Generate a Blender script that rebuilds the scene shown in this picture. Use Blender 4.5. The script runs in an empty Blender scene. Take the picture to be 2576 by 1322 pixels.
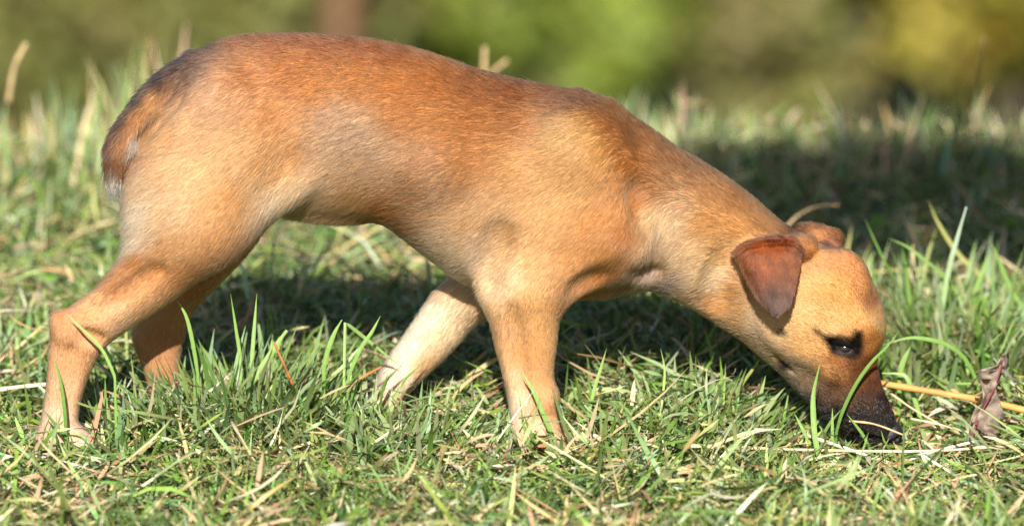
import bpy, math, random
import numpy as np
from mathutils import Vector, Matrix

random.seed(7)
RNG = np.random.default_rng(7)
R = math.radians
scene = bpy.context.scene
col = scene.collection

# ------------------------------------------------------------------ camera
PITCH = R(14.0)
DIST = 5.5
LENS = 198.0
W2, H2 = 2576.0, 1322.0            # the pixel grid all measured points use
AIM = Vector((0.0, 0.0, 0.1876))
cam_data = bpy.data.cameras.new('camera')
cam = bpy.data.objects.new('camera', cam_data)
col.objects.link(cam)
cam.location = AIM + Vector((0, -DIST * math.cos(PITCH), DIST * math.sin(PITCH)))
cam.rotation_euler = (R(90) - PITCH, 0, 0)
cam_data.lens = LENS
cam_data.sensor_width = 36.0
cam_data.clip_start = 0.1
cam_data.clip_end = 2000.0
cam_data.dof.use_dof = True
cam_data.dof.focus_distance = 5.45
cam_data.dof.aperture_fstop = 3.2
scene.camera = cam

# ------------------------------------------------------------------ world, sun
SUN_EL = R(34.0)
SUN_AZ = R(-3.0)                   # the sun stands behind the camera
world = bpy.data.worlds.new('World')
scene.world = world
world.use_nodes = True
wn = world.node_tree
bg = wn.nodes['Background']
sky = wn.nodes.new('ShaderNodeTexSky')
sky.sky_type = 'NISHITA'
sky.sun_disc = False
sky.sun_elevation = SUN_EL
sky.sun_rotation = R(180) - SUN_AZ
wn.links.new(sky.outputs[0], bg.inputs[0])
bg.inputs[1].default_value = 0.05

sun_data = bpy.data.lights.new('sun', 'SUN')
sun_data.energy = 5.0
sun_data.angle = R(0.5)
sun_data.color = (1.0, 0.955, 0.89)
sun = bpy.data.objects.new('sun', sun_data)
col.objects.link(sun)
SUND = Vector((-math.sin(SUN_AZ) * math.cos(SUN_EL), math.cos(SUN_AZ) * math.cos(SUN_EL), -math.sin(SUN_EL)))
sun.rotation_euler = SUND.to_track_quat('-Z', 'Y').to_euler()
sun.location = (1, -4, 3)

vs = scene.view_settings
vs.view_transform = 'Standard'
vs.look = 'None'
vs.exposure = 1.05
vs.gamma = 1.0
vs.use_curve_mapping = False
scene.render.engine = 'CYCLES'
scene.cycles.use_denoising = True
scene.cycles.denoising_input_passes = 'RGB_ALBEDO_NORMAL'
scene.cycles.denoising_prefilter = 'NONE'
scene.cycles.max_bounces = 6
scene.cycles.diffuse_bounces = 3
scene.cycles.glossy_bounces = 2
scene.cycles.transmission_bounces = 4
scene.cycles.transparent_max_bounces = 6
scene.cycles_curves.shape = 'RIBBONS'

# ------------------------------------------------------------------ helpers
CAMLOC = np.array(cam.location)
_f = np.array([0, math.cos(PITCH), -math.sin(PITCH)])
_u = np.array([0, math.sin(PITCH), math.cos(PITCH)])
_r = np.array([1.0, 0, 0])
TANX = 36.0 / LENS / W2


def P(px, py, y=0.0):
    """World point at depth plane y that was measured at (px, py)."""
    d = _f + _r * ((px - W2 / 2) * TANX) + _u * ((H2 / 2 - py) * TANX)
    t = (y - CAMLOC[1]) / d[1]
    return CAMLOC + d * t


def to_px(p):
    """Measured-grid coordinates of world points (n,3)."""
    v = p - CAMLOC
    c = v @ _f
    return np.stack([W2 / 2 + (v @ _r) / c / TANX, H2 / 2 - (v @ _u) / c / TANX], -1)


def tag(o, label=None, cat=None, group=None, kind=None):
    if label: o['label'] = label
    if cat: o['category'] = cat
    if group: o['group'] = group
    if kind: o['kind'] = kind
    return o


def lin(c):
    c = np.asarray(c, float) / 255.0
    return np.where(c <= 0.04045, c / 12.92, ((c + 0.055) / 1.055) ** 2.4)


def mesh_obj(name, verts, faces, mat=None, parent=None, smooth=True, colors=None, loc=None):
    """verts (n,3); faces: list or (m,k) array -> one mesh object."""
    me = bpy.data.meshes.new(name)
    verts = np.asarray(verts, np.float32)
    if isinstance(faces, np.ndarray):
        m, k = faces.shape
        me.vertices.add(len(verts)); me.vertices.foreach_set('co', verts.ravel())
        me.loops.add(m * k); me.loops.foreach_set('vertex_index', faces.astype(np.int32).ravel())
        me.polygons.add(m)
        me.polygons.foreach_set('loop_start', (np.arange(m) * k).astype(np.int32))
        me.update(calc_edges=True)
    else:
        me.from_pydata(verts.tolist(), [], faces)
        me.update()
    me.polygons.foreach_set('use_smooth', np.full(len(me.polygons), smooth))
    if colors is not None:
        ca = me.color_attributes.new('Col', 'FLOAT_COLOR', 'POINT')
        c4 = np.ones((len(verts), 4), np.float32); c4[:, :3] = colors
        ca.data.foreach_set('color', c4.ravel())
    if mat: me.materials.append(mat)
    o = bpy.data.objects.new(name, me)
    col.objects.link(o)
    if parent: o.parent = parent
    if loc is not None: o.location = loc
    return o


class Mat:
    def __init__(s, name):
        s.m = bpy.data.materials.new(name)
        s.m.use_nodes = True
        s.t = s.m.node_tree
        s.p = s.t.nodes['Principled BSDF']
        s.out = s.t.nodes['Material Output']

    def n(s, typ, **kw):
        nd = s.t.nodes.new(typ)
        for k, v in kw.items():
            if k.startswith('i_'):
                key = k[2:]
                nd.inputs[int(key) if key.isdigit() else key.replace('_', ' ')].default_value = v
            else:
                setattr(nd, k, v)
        return nd

    def l(s, a, b):
        s.t.links.new(a, b)


def noise2(x, y, sc, seed=0):
    """Cheap smooth value noise for numpy arrays, range about -1..1."""
    r = np.random.default_rng(1000 + seed)
    out = np.zeros_like(np.asarray(x, float))
    for i in range(6):
        a = r.uniform(0, 2 * np.pi); f = r.uniform(0.6, 1.6) / sc
        out += np.sin((np.cos(a) * x + np.sin(a) * y) * f * 2 * np.pi + r.uniform(0, 6.28))
    return out / 3.0


# ------------------------------------------------------------------ ground
CREST = 1.12


def ground_z(x, y):
    x = np.asarray(x, float); y = np.asarray(y, float)
    z = 0.006 * noise2(x, y, 0.9, 1) + 0.003 * noise2(x, y, 0.25, 2)
    z = z + 0.012 * np.clip(-y, 0, 3) * 0
    t = np.clip(y - CREST + 0.05 * noise2(x, 0 * x, 1.1, 3), 0, None)
    drop = 6.4 * np.tanh(.285 * (np.sqrt(t * t + .02) - .141) / 6.4 * 1.12)
    far = np.clip((y - 40) / 200, 0, None)
    return z * np.exp(-np.clip(np.hypot(x, y) - 8, 0, None) / 4) - drop + 0.02 * noise2(x, y, 3.0, 5) * np.clip((np.abs(y) + np.abs(x) - 3) / 4, 0, 1) + far * 6


def gy(px, py, z=0.0):
    """Depth at which the measured line of sight meets the ground (raised by z)."""
    y = 0.0
    for _ in range(30):
        p = P(px, py, y)
        e = p[2] - float(ground_z(p[0], p[1])) - z
        y += e / math.tan(PITCH)
        if abs(e) < 1e-5: break
    return y


def make_ground():
    def axis(fine0, fine1, step, lim0, lim1):
        a = list(np.arange(fine0, fine1, step))
        s = step; v = a[-1]
        while v < lim1:
            s *= 1.22; v += s; a.append(v)
        s = step; v = a[0]
        while v > lim0:
            s *= 1.22; v -= s; a.insert(0, v)
        return np.array(a)
    xs = axis(-1.6, 1.6, 0.03, -500, 500)
    ys = axis(-0.9, 2.4, 0.025, -300, 900)
    X, Y = np.meshgrid(xs, ys, indexing='ij')
    Z = ground_z(X, Y)
    near = (np.abs(X) < 1.7) & (Y > -1.0) & (Y < 2.5)
    Z = Z + near * RNG.normal(0, 0.0025, Z.shape)
    nx, ny = X.shape
    v = np.stack([X, Y, Z], -1).reshape(-1, 3)
    i = np.arange(nx * ny).reshape(nx, ny)
    f = np.stack([i[:-1, :-1], i[1:, :-1], i[1:, 1:], i[:-1, 1:]], -1).reshape(-1, 4)
    M = Mat('soil_and_thatch')
    tc = M.n('ShaderNodeTexCoord')
    n1 = M.n('ShaderNodeTexNoise', i_Scale=3.0, i_Detail=6.0)
    n2 = M.n('ShaderNodeTexNoise', i_Scale=90.0, i_Detail=5.0)
    M.l(tc.outputs['Object'], n1.inputs['Vector']); M.l(tc.outputs['Object'], n2.inputs['Vector'])
    r1 = M.n('ShaderNodeValToRGB')
    e = r1.color_ramp.elements
    e[0].position, e[0].color = 0.32, (0.035, 0.026, 0.014, 1)
    e[1].position, e[1].color = 0.68, (0.16, 0.115, 0.055, 1)
    x = e.new(0.5); x.color = (0.055, 0.075, 0.02, 1)
    M.l(n2.outputs['Fac'], r1.inputs['Fac'])
    mx = M.n('ShaderNodeMix', data_type='RGBA')
    mx.inputs[7].default_value = (0.06, 0.085, 0.025, 1)
    M.l(n1.outputs['Fac'], mx.inputs[0]); M.l(r1.outputs['Color'], mx.inputs[6])
    M.l(mx.outputs[2], M.p.inputs['Base Color'])
    M.p.inputs['Roughness'].default_value = 0.95
    bp = M.n('ShaderNodeBump', i_Strength=0.8, i_Distance=0.01)
    M.l(n2.outputs['Fac'], bp.inputs['Height']); M.l(bp.outputs['Normal'], M.p.inputs['Normal'])
    o = mesh_obj('ground', v, f, M.m)
    tag(o, kind='structure')
    return o


make_ground()

# ------------------------------------------------------------------ signed-distance modelling of the dog
GH = 0.0026
LO = np.array([-0.53, -0.125, -0.02])
HI = np.array([0.46, 0.125, 0.475])


class Field:
    def __init__(s, lo, hi, h):
        s.lo, s.h = np.asarray(lo, float), h
        s.n = np.ceil((np.asarray(hi) - s.lo) / h).astype(int) + 1
        s.F = np.full(s.n, 0.05, np.float32)
        s.ax = [s.lo[k] + h * np.arange(s.n[k]) for k in range(3)]

    def sl(s, lo, hi):
        a = np.clip(np.floor((np.asarray(lo) - s.lo) / s.h).astype(int), 0, s.n - 1)
        b = np.clip(np.ceil((np.asarray(hi) - s.lo) / s.h).astype(int) + 1, 1, s.n)
        return tuple(slice(a[k], b[k]) for k in range(3))

    def put(s, S, d, k, op='add'):
        a = s.F[S]
        if op == 'add':
            h = np.clip(0.5 + 0.5 * (a - d) / k, 0, 1)
            s.F[S] = a + (d - a) * h - k * h * (1 - h)
        else:
            d = -d
            h = np.clip(0.5 - 0.5 * (a - d) / k, 0, 1)
            s.F[S] = a + (d - a) * h + k * h * (1 - h)

    def ell(s, c, r, k=0.01, op='add', rot=0.0, yaw=0.0):
        """Ellipsoid with radii r; rot turns it in the x-z plane, yaw about z."""
        c = np.asarray(c, float); r = np.asarray(r, float)
        m = r.max() + 0.035
        S = s.sl(c - m, c + m)
        X = s.ax[0][S[0]][:, None, None] - c[0]
        Y = s.ax[1][S[1]][None, :, None] - c[1]
        Z = s.ax[2][S[2]][None, None, :] - c[2]
        if yaw:
            cy, sy = math.cos(yaw), math.sin(yaw)
            X, Y = X * cy + Y * sy, -X * sy + Y * cy
        ca, sa = math.cos(rot), math.sin(rot)
        U, V = X * ca + Z * sa, -X * sa + Z * ca
        k0 = np.sqrt((U / r[0]) ** 2 + (Y / r[1]) ** 2 + (V / r[2]) ** 2)
        k1 = np.sqrt((U / r[0] ** 2) ** 2 + (Y / r[1] ** 2) ** 2 + (V / r[2] ** 2) ** 2)
        d = np.where(k0 < 1e-6, -r.min(), k0 * (k0 - 1) / np.maximum(k1, 1e-9))
        s.put(S, d.astype(np.float32), k, op)

    def sweep(s, st, k=0.012, cap=(1.0, 1.0), op='add'):
        """Loft: stations (A, B, half width, y, roll shear, taper) with A, B measured outline points."""
        A = np.array([P(a[0][0], a[0][1], a[3])[[0, 2]] for a in st])
        B = np.array([P(a[1][0], a[1][1], a[3])[[0, 2]] for a in st])
        ex = np.array([[a[2], a[3], a[4] if len(a) > 4 else 0.0, a[5] if len(a) > 5 else 0.0] for a in st])
        D = np.concatenate([A, B, ex], 1)
        n = len(D)
        E = np.concatenate([[2 * D[0] - D[1]], D, [2 * D[-1] - D[-2]]])
        Q = []
        for i in range(n - 1):
            p0, p1, p2, p3 = E[i:i + 4]
            for t in np.linspace(0, 1, 9)[:-1]:
                Q.append(0.5 * (2 * p1 + (p2 - p0) * t + (2 * p0 - 5 * p1 + 4 * p2 - p3) * t * t + (-p0 + 3 * p1 - 3 * p2 + p3) * t ** 3))
        Q.append(D[-1]); Q = np.array(Q)
        A2, B2 = Q[:, 0:2], Q[:, 2:4]
        C = (A2 + B2) / 2
        AB = (A2 - B2) / 2
        hh = np.maximum(np.linalg.norm(AB, axis=1), 0.004)
        U = AB / hh[:, None]                      # along the rule
        N = np.stack([-U[:, 1], U[:, 0]], 1)      # across it, turned forwards
        T = np.gradient(C, axis=0)
        N *= np.sign((N * T).sum(1).mean())
        ww, yy, sh, tp = Q[:, 4], Q[:, 5], Q[:, 6], Q[:, 7]
        mg = 0.03
        lo2 = C.min(0) - hh.max() - mg; hi2 = C.max(0) + hh.max() + mg
        wy = ww.max() + mg + np.abs(sh).max() * hh.max()
        S = s.sl([lo2[0], yy.min() - wy, lo2[1]], [hi2[0], yy.max() + wy, hi2[1]])
        X, Z = np.meshgrid(s.ax[0][S[0]], s.ax[2][S[2]], indexing='ij')
        bv = np.full(X.shape, 1e9); bt = np.zeros(X.shape); bq = np.zeros(X.shape); bo = np.full(X.shape, 0.0)
        sd = [(X - C[i, 0]) * N[i, 0] + (Z - C[i, 1]) * N[i, 1] for i in range(len(C))]
        vd = [(X - C[i, 0]) * U[i, 0] + (Z - C[i, 1]) * U[i, 1] for i in range(len(C))]
        # every point starts from the nearest rule, so that nothing stays unset
        for i in range(len(C)):
            pen = np.abs(vd[i]) / hh[i] + np.abs(sd[i]) / hh[i] * 3 + 50
            m = pen < bv
            bv[m] = pen[m]; bt[m] = i; bq[m] = vd[i][m]; bo[m] = np.abs(sd[i])[m]
        for i in (0, len(C) - 1):
            ov = -sd[i] if i == 0 else sd[i]
            pen = np.abs(vd[i]) / hh[i] + np.abs(ov) / hh[i]
            m = (ov >= 0) & (pen < bv)
            bv[m] = pen[m]; bt[m] = i; bq[m] = vd[i][m]; bo[m] = ov[m]
        for i in range(len(C) - 1):
            s0, s1 = sd[i], sd[i + 1]
            m = (s0 >= 0) & (s1 <= 0)
            fr = np.where(m, s0 / np.maximum(s0 - s1, 1e-12), 0)
            q = vd[i] + (vd[i + 1] - vd[i]) * fr
            v = np.abs(q) / (hh[i] + (hh[i + 1] - hh[i]) * fr)
            m &= v < bv
            bv[m] = v[m]; bt[m] = (i + fr)[m]; bq[m] = q[m]; bo[m] = 0
        idx = np.arange(len(C))
        f = lambda a: np.interp(bt, idx, a)[:, None, :]
        h, w, y0, shr, tpr = f(hh), f(ww), f(yy), f(sh), f(tp)
        q = bq[:, None, :]; o = bo[:, None, :]
        Y = s.ax[1][S[1]][None, :, None]
        ws = w * (1 + np.clip(tpr * q / h, -0.6, 0.6))
        yl = Y - y0 - shr * q
        capl = np.where(bt < len(C) / 2, cap[0], cap[1])[:, None, :] * np.minimum(h, w)
        k0 = np.sqrt((q / h) ** 2 + (yl / ws) ** 2 + (o / capl) ** 2)
        k1 = np.sqrt((q / h ** 2) ** 2 + (yl / ws ** 2) ** 2 + (o / capl ** 2) ** 2)
        d = np.where(k0 < 1e-5, -np.minimum(h, ws), k0 * (k0 - 1) / np.maximum(k1, 1e-9))
        s.put(S, d.astype(np.float32), k, op)

    def sample(s, p):
        g = (np.asarray(p) - s.lo) / s.h
        g = np.clip(g, 0, s.n - 1.001)
        i = g.astype(int); t = g - i
        out = 0
        for a in (0, 1):
            for b in (0, 1):
                for c in (0, 1):
                    w = (t[..., 0] if a else 1 - t[..., 0]) * (t[..., 1] if b else 1 - t[..., 1]) * (t[..., 2] if c else 1 - t[..., 2])
                    out = out + w * s.F[i[..., 0] + a, i[..., 1] + b, i[..., 2] + c]
        return out

    def normal(s, p, e=None):
        e = e or s.h * 1.2
        g = np.stack([s.sample(p + np.eye(3)[k] * e) - s.sample(p - np.eye(3)[k] * e) for k in range(3)], -1)
        return g / (np.linalg.norm(g, axis=-1, keepdims=True) + 1e-9)

    def mesh(s, relax=2):
        F = s.F; ins = F < 0
        n = np.array(F.shape) - 1
        acc = np.zeros((*n, 3), np.float32); cnt = np.zeros(n, np.float32)
        sub = lambda o: tuple(slice(o[k], o[k] + n[k]) for k in range(3))
        corners = [(a, b, c) for a in (0, 1) for b in (0, 1) for c in (0, 1)]
        for ca in corners:
            for k in range(3):
                if ca[k] == 0:
                    cb = list(ca); cb[k] = 1
                    fa, fb = F[sub(ca)], F[sub(cb)]
                    m = (fa < 0) != (fb < 0)
                    t = np.where(m, fa / np.where(m, fa - fb, 1), 0)
                    for j in range(3):
                        acc[..., j] += m * (ca[j] + (t if j == k else 0))
                    cnt += m
        act = cnt > 0
        ids = np.full(n, -1, np.int64); ids[act] = np.arange(act.sum())
        ijk = np.argwhere(act)
        V = s.lo + (ijk + acc[act] / cnt[act][:, None]) * s.h
        quads = []
        for k in range(3):
            a, b = (k + 1) % 3, (k + 2) % 3
            lo = [slice(0, n[j]) for j in range(3)]
            lo[a] = slice(1, n[a]); lo[b] = slice(1, n[b])
            hi = list(lo); hi[k] = slice(1, n[k] + 1)
            m = ins[tuple(lo)] != ins[tuple(hi)]
            w = np.argwhere(m)
            w[:, a] += 1; w[:, b] += 1
            flip = ins[tuple(lo)][m]
            def cid(da, db):
                q = w.copy(); q[:, a] -= da; q[:, b] -= db
                return ids[q[:, 0], q[:, 1], q[:, 2]]
            qd = np.stack([cid(1, 1), cid(0, 1), cid(0, 0), cid(1, 0)], 1)
            qd[~flip] = qd[~flip][:, ::-1]
            quads.append(qd)
        Q = np.concatenate(quads)
        Q = Q[(Q >= 0).all(1)]
        for _ in range(relax):
            sm = np.zeros_like(V); c = np.zeros(len(V))
            for j in range(4):
                p, q = Q[:, j], Q[:, (j + 1) % 4]
                for kk in range(3):
                    sm[:, kk] += np.bincount(p, V[q, kk], len(V)) + np.bincount(q, V[p, kk], len(V))
                c += np.bincount(p, minlength=len(V)) + np.bincount(q, minlength=len(V))
            V = 0.5 * V + 0.5 * sm / np.maximum(c, 1)[:, None]
        return V, Q


def build_dog_field():
    D = Field(LO, HI, GH)
    # trunk: (top, bottom, half width, y, shear, taper)
    D.sweep([((500, 128), (470, 420), .040, 0, 0, 0),
             ((590, 96), (590, 500), .052, 0, 0, 0),
             ((700, 90), (700, 525), .056, 0, 0, .1),
             ((820, 93), (830, 540), .057, 0, 0, .1),
             ((960, 108), (950, 552), .060, 0, 0, .05),
             ((1080, 137), (1060, 628), .065, 0, 0, -.08),
             ((1200, 178), (1170, 705), .067, 0, 0, -.16),
             ((1320, 208), (1300, 742), .065, 0, 0, -.16),
             ((1430, 230), (1420, 748), .060, 0, 0, -.05),
             ((1530, 258), (1520, 738), .052, 0, 0, -.05)], k=.012, cap=(.6, .6))
    # neck and head in one loft; the head swings a little towards the camera
    D.sweep([((1470, 240), (1440, 735), .050, 0, 0, -.05),
             ((1600, 302), (1560, 735), .050, 0, 0, -.1),
             ((1700, 372), (1640, 728), .047, 0, 0, -.1),
             ((1790, 425), (1710, 756), .044, 0, 0, -.05),
             ((1880, 488), (1770, 790), .042, 0, 0, 0),
             ((1965, 558), (1822, 825), .041, 0, -.03, 0),
             ((2050, 608), (1868, 858), .043, -.001, -.07, .02),
             ((2130, 640), (1905, 890), .046, -.002, -.10, .05),
             ((2185, 692), (1945, 925), .045, -.003, -.12, .05),
             ((2218, 762), (1982, 962), .042, -.004, -.13, .05),
             ((2226, 830), (2008, 990), .036, -.006, -.13, -.05),
             ((2207, 893), (2034, 1015), .0285, -.008, -.13, -.2),
             ((2215, 955), (2064, 1045), .0235, -.010, -.13, -.22),
             ((2236, 1008), (2100, 1074), .0205, -.012, -.13, -.2),
             ((2254, 1052), (2142, 1102), .0175, -.013, -.13, -.15),
             ((2256, 1088), (2176, 1124), .0145, -.014, -.13, -.1)], k=.014, cap=(.6, .75))
    # scapula / shoulder and upper arm, near and far
    for sgn in (-1, 1):
        y = .046 * sgn
        c = P(1480, 440, y * .80); D.ell(c, (.040, .018, .062), k=.03, rot=R(18))
        c = P(1420, 610, y * .95); D.ell(c, (.078, .024, .045), k=.02, rot=R(14))
        c = P(1520, 610, y * .85); D.ell(c, (.030, .020, .034), k=.02, rot=R(-20))
    # near fore leg
    D.sweep([((1205, 640), (1570, 660), .026, -.040),
             ((1200, 705), (1490, 722), .026, -.047),
             ((1210, 755), (1436, 762), .0235, -.051),
             ((1232, 810), (1408, 808), .0205, -.053),
             ((1246, 870), (1400, 868), .0180, -.054),
             ((1262, 930), (1393, 930), .0165, -.055),
             ((1275, 985), (1396, 985), .0165, -.056),
             ((1284, 1040), (1402, 1040), .0165, -.057),
             ((1292, 1085), (1408, 1085), .0170, -.058)], k=.010, cap=(.6, .7))
    # near fore paw
    g = P(1345, 1098, -.058)
    D.ell(P(1352, 1082, -.058), (.026, .019, .016), k=.010)
    for j, (dy, dx) in enumerate(((-.0165, -.004), (-.006, .004), (.005, .004), (.0155, -.004))):
        D.ell(P(1402 + dx * 2576, 1112, -.058 + dy), (.0165, .0068, .0105), k=.004, rot=R(-12))
    # far fore leg, stretched back
    D.sweep([((1150, 620), (1400, 690), .024, .038),
             ((1132, 690), (1300, 772), .024, .044),
             ((1086, 742), (1206, 812), .0205, .047),
             ((1042, 806), (1158, 860), .0180, .048),
             ((998, 868), (1106, 912), .0165, .049),
             ((966, 918), (1062, 954), .0165, .050),
             ((946, 965), (1028, 990), .0165, .050),
             ((936, 1010), (1006, 1028), .0160, .050)], k=.010, cap=(.6, .8))
    D.ell(P(975, 1035, .050), (.022, .018, .013), k=.010, rot=R(-25))
    for dy, dx in ((-.0155, -.003), (-.005, .003), (.005, .003), (.015, -.003)):
        D.ell(P(1008 + dx * 2576, 1064, .050 + dy), (.0150, .0064, .0100), k=.004, rot=R(-16))
    # near hind leg
    D.sweep([((440, 290), (740, 330), .030, -.024),
             ((352, 400), (715, 440), .034, -.034),
             ((334, 490), (672, 530), .034, -.039),
             ((328, 570), (600, 606), .031, -.043),
             ((300, 650), (510, 692), .0265, -.046),
             ((244, 722), (420, 764), .0215, -.048),
             ((182, 768), (330, 822), .0185, -.049),
             ((136, 812), (268, 868), .0172, -.050),
             ((124, 872), (238, 915), .0155, -.050),
             ((119, 945), (216, 965), .0145, -.050),
             ((111, 1010), (201, 1018), .0145, -.050),
             ((103, 1065), (194, 1068), .0155, -.050),
             ((100, 1098), (196, 1100), .0160, -.050)], k=.012, cap=(.5, .7))
    D.ell(P(152, 806, -.049), (.010, .010, .010), k=.008, rot=R(40))
    D.ell(P(160, 1100, -.050), (.026, .019, .014), k=.010)
    for dy, dx in ((-.0165, -.004), (-.0055, .004), (.0055, .004), (.0165, -.004)):
        D.ell(P(216 + dx * 2576, 1118, -.050 + dy), (.0165, .0068, .0100), k=.004, rot=R(-12))
    # muscle of the thigh
    D.ell(P(500, 430, -.046), (.060, .026, .085), k=.03, rot=R(-28))
    D.ell(P(500, 430, .046), (.060, .026, .085), k=.03, rot=R(-28))
    # far hind leg
    D.sweep([((400, 330), (745, 360), .032, .028),
             ((390, 440), (715, 470), .034, .036),
             ((400, 560), (668, 566), .033, .042),
             ((408, 650), (620, 640), .029, .046),
             ((378, 740), (548, 716), .0235, .048),
             ((334, 816), (490, 776), .0190, .050),
             ((334, 858), (468, 834), .0170, .050),
             ((352, 905), (456, 886), .0155, .050),
             ((368, 955), (452, 945), .0150, .050),
             ((378, 1005), (456, 1000), .0150, .050),
             ((384, 1042), (462, 1040), .0155, .050)], k=.012, cap=(.5, .7))
    D.ell(P(430, 1048, .050), (.026, .019, .013), k=.010)
    for dy, dx in ((-.0165, -.004), (-.0055, .004), (.0055, .004), (.0165, -.004)):
        D.ell(P(484 + dx * 2576, 1066, .050 + dy), (.0165, .0068, .0100), k=.004, rot=R(-12))
    # tail
    D.sweep([((600, 125), (580, 230), .024, 0),
             ((470, 144), (490, 226), .020, -.006),
             ((378, 206), (440, 264), .0180, -.020),
             ((312, 286), (392, 322), .0190, -.038),
             ((274, 352), (350, 366), .0170, -.047),
             ((266, 402), (326, 412), .0125, -.049),
             ((276, 446), (302, 450), .0050, -.048)], k=.0035, cap=(.6, .9))
    # rump below the tail
    D.ell(P(384, 390, 0), (.020, .034, .034), k=.016)
    # flank fold joining thigh and belly
    D.ell(P(690, 490, -.043), (.045, .012, .018), k=.018, rot=R(32))
    D.ell(P(690, 490, .043), (.045, .012, .018), k=.018, rot=R(32))
    # sheath on the belly
    D.ell(P(830, 536, 0), (.040, .010, .007), k=.014, rot=R(-4))
    # skull details
    for sgn in (-1, 1):
        yc = -.004
        D.ell(P(1995, 820, yc + .031 * sgn), (.034, .012, .024), k=.022, rot=R(-52))      # cheek muscle
        D.ell(P(2150, 812, yc - .004 + .027 * sgn), (.021, .014, .014), k=.012, rot=R(-40))   # brow
        D.ell(P(2075, 905, yc - .002 + .030 * sgn), (.026, .009, .011), k=.014, rot=R(-50))   # zygoma
        D.ell(P(2105, 700, yc + .030 * sgn), (.030, .016, .030), k=.02, rot=R(-50))       # temple
    # eye sockets
    for c in (P(2122, 872, -.0445), P(2150, 862, .0340)):
        D.ell(c, (.0125, .0090, .0070), k=.007, op='sub', rot=R(-22))
    D.ell(P(2120, 856, -.0385), (.0170, .0070, .0052), k=.004, rot=R(-16))                # upper lid
    D.ell(P(2128, 893, -.0360), (.0120, .0050, .0036), k=.004, rot=R(-14))                # lower lid
    # mouth line
    for t in np.linspace(0, 1, 14):
        px, py = 2090 + 100 * t, 1036 + 66 * t + 6 * math.sin(t * 3.1)
        D.ell(P(px, py, -.0125 - (.0215 - .0080 * t)), (.0055, .0028, .0014), k=.002, op='sub', rot=R(-34))
    # ear roots
    for sgn in (-1, 1):
        for px, py, r_ in ((1900, 636, .008), (1940, 628, .010), (1985, 622, .0115), (2022, 620, .010)):
            D.ell(P(px, py + (0 if sgn < 0 else -6), -.003 + sgn * .036), (r_ * 1.3, r_, r_), k=.012)
    D.ell(P(2060, 590, .046), (.024, .0055, .0115), k=.004, rot=R(-16))
    D.ell(P(2106, 602, .047), (.0070, .0050, .0115), k=.005, rot=R(8))
    D.ell(P(2024, 590, .044), (.0085, .0055, .0090), k=.005, rot=R(30))
    D.ell(P(1790, 700, -.040), (.006, .0035, .007), k=.008)                                  # wart-like whorl on the neck
    relief(D)
    return D


def surf_y(D, px, py):
    ys = np.linspace(-.115, .0, 231)
    f = D.sample(np.array([P(px, py, y) for y in ys]))
    k = np.argmax(f < 0)
    return ys[k] if (f < 0).any() else None


def relief(D):
    """Grooves and swellings where muscle, tendon and bone show through the skin of the near side."""
    def path(pts, n):
        pts = np.array(pts, float); seg = np.linalg.norm(np.diff(pts, axis=0), axis=1); c = np.concatenate([[0], np.cumsum(seg)])
        t = np.linspace(0, c[-1], n)
        return np.stack([np.interp(t, c, pts[:, 0]), np.interp(t, c, pts[:, 1])], 1)
    G = [([(520, 172), (462, 238), (415, 285), (378, 325), (356, 352)], .007, .0065, 24, .004),
         ([(1618, 470), (1612, 560), (1590, 635), (1535, 692), (1455, 742)], .012, .0042, 22, .010),
         ([(1262, 590), (1245, 640), (1222, 705)], .016, .0020, 12, .012),
         ([(400, 680), (320, 730), (225, 782)], .010, .0050, 16, .007),
         ([(250, 862), (222, 850), (200, 846)], .008, .0030, 8, .006),
         ([(176, 880), (170, 960), (162, 1040)], .009, .0018, 12, .006),
         ([(1286, 780), (1298, 870), (1312, 990)], .010, .0030, 16, .007),
         ([(1845, 640), (1806, 730), (1800, 780)], .016, .0028, 10, .012),
         ([(1958, 902), (1990, 936)], .004, .0026, 5, .003),
         ([(1650, 690), (1600, 670)], .012, .002, 6, .010)]
    todo = []
    for pts, r, dep, n, k in G:
        q = path(pts, n)
        for i, (px, py) in enumerate(q):
            e = math.sin(math.pi * (i + .7) / (n + .4)) ** .5
            ys = surf_y(D, px, py)
            if ys is not None: todo.append((P(px, py, ys - r + dep * e), r, k, 'sub'))
    B = [((560, 235), .030, .004, .02), ((1200, 735), .014, .003, .010), ((170, 836), .012, .0030, .008), ((1368, 1000), .014, .0016, .010), ((1330, 700), .030, .003, .02), ((1560, 600), .030, .004, .02),
         ((1110, 420), .03, .002, .02), ((1060, 640), .03, .002, .02), ((520, 560), .04, .004, .03), ((1470, 380), .03, .003, .03)]
    for (px, py), r, hgt, k in B:
        ys = surf_y(D, px, py)
        if ys is not None: todo.append((P(px, py, ys + r - hgt), r, k, 'add'))
    for c, r, k, op in todo:
        D.ell(c, (r, r, r), k=k, op=op)


DOG = build_dog_field()

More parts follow.
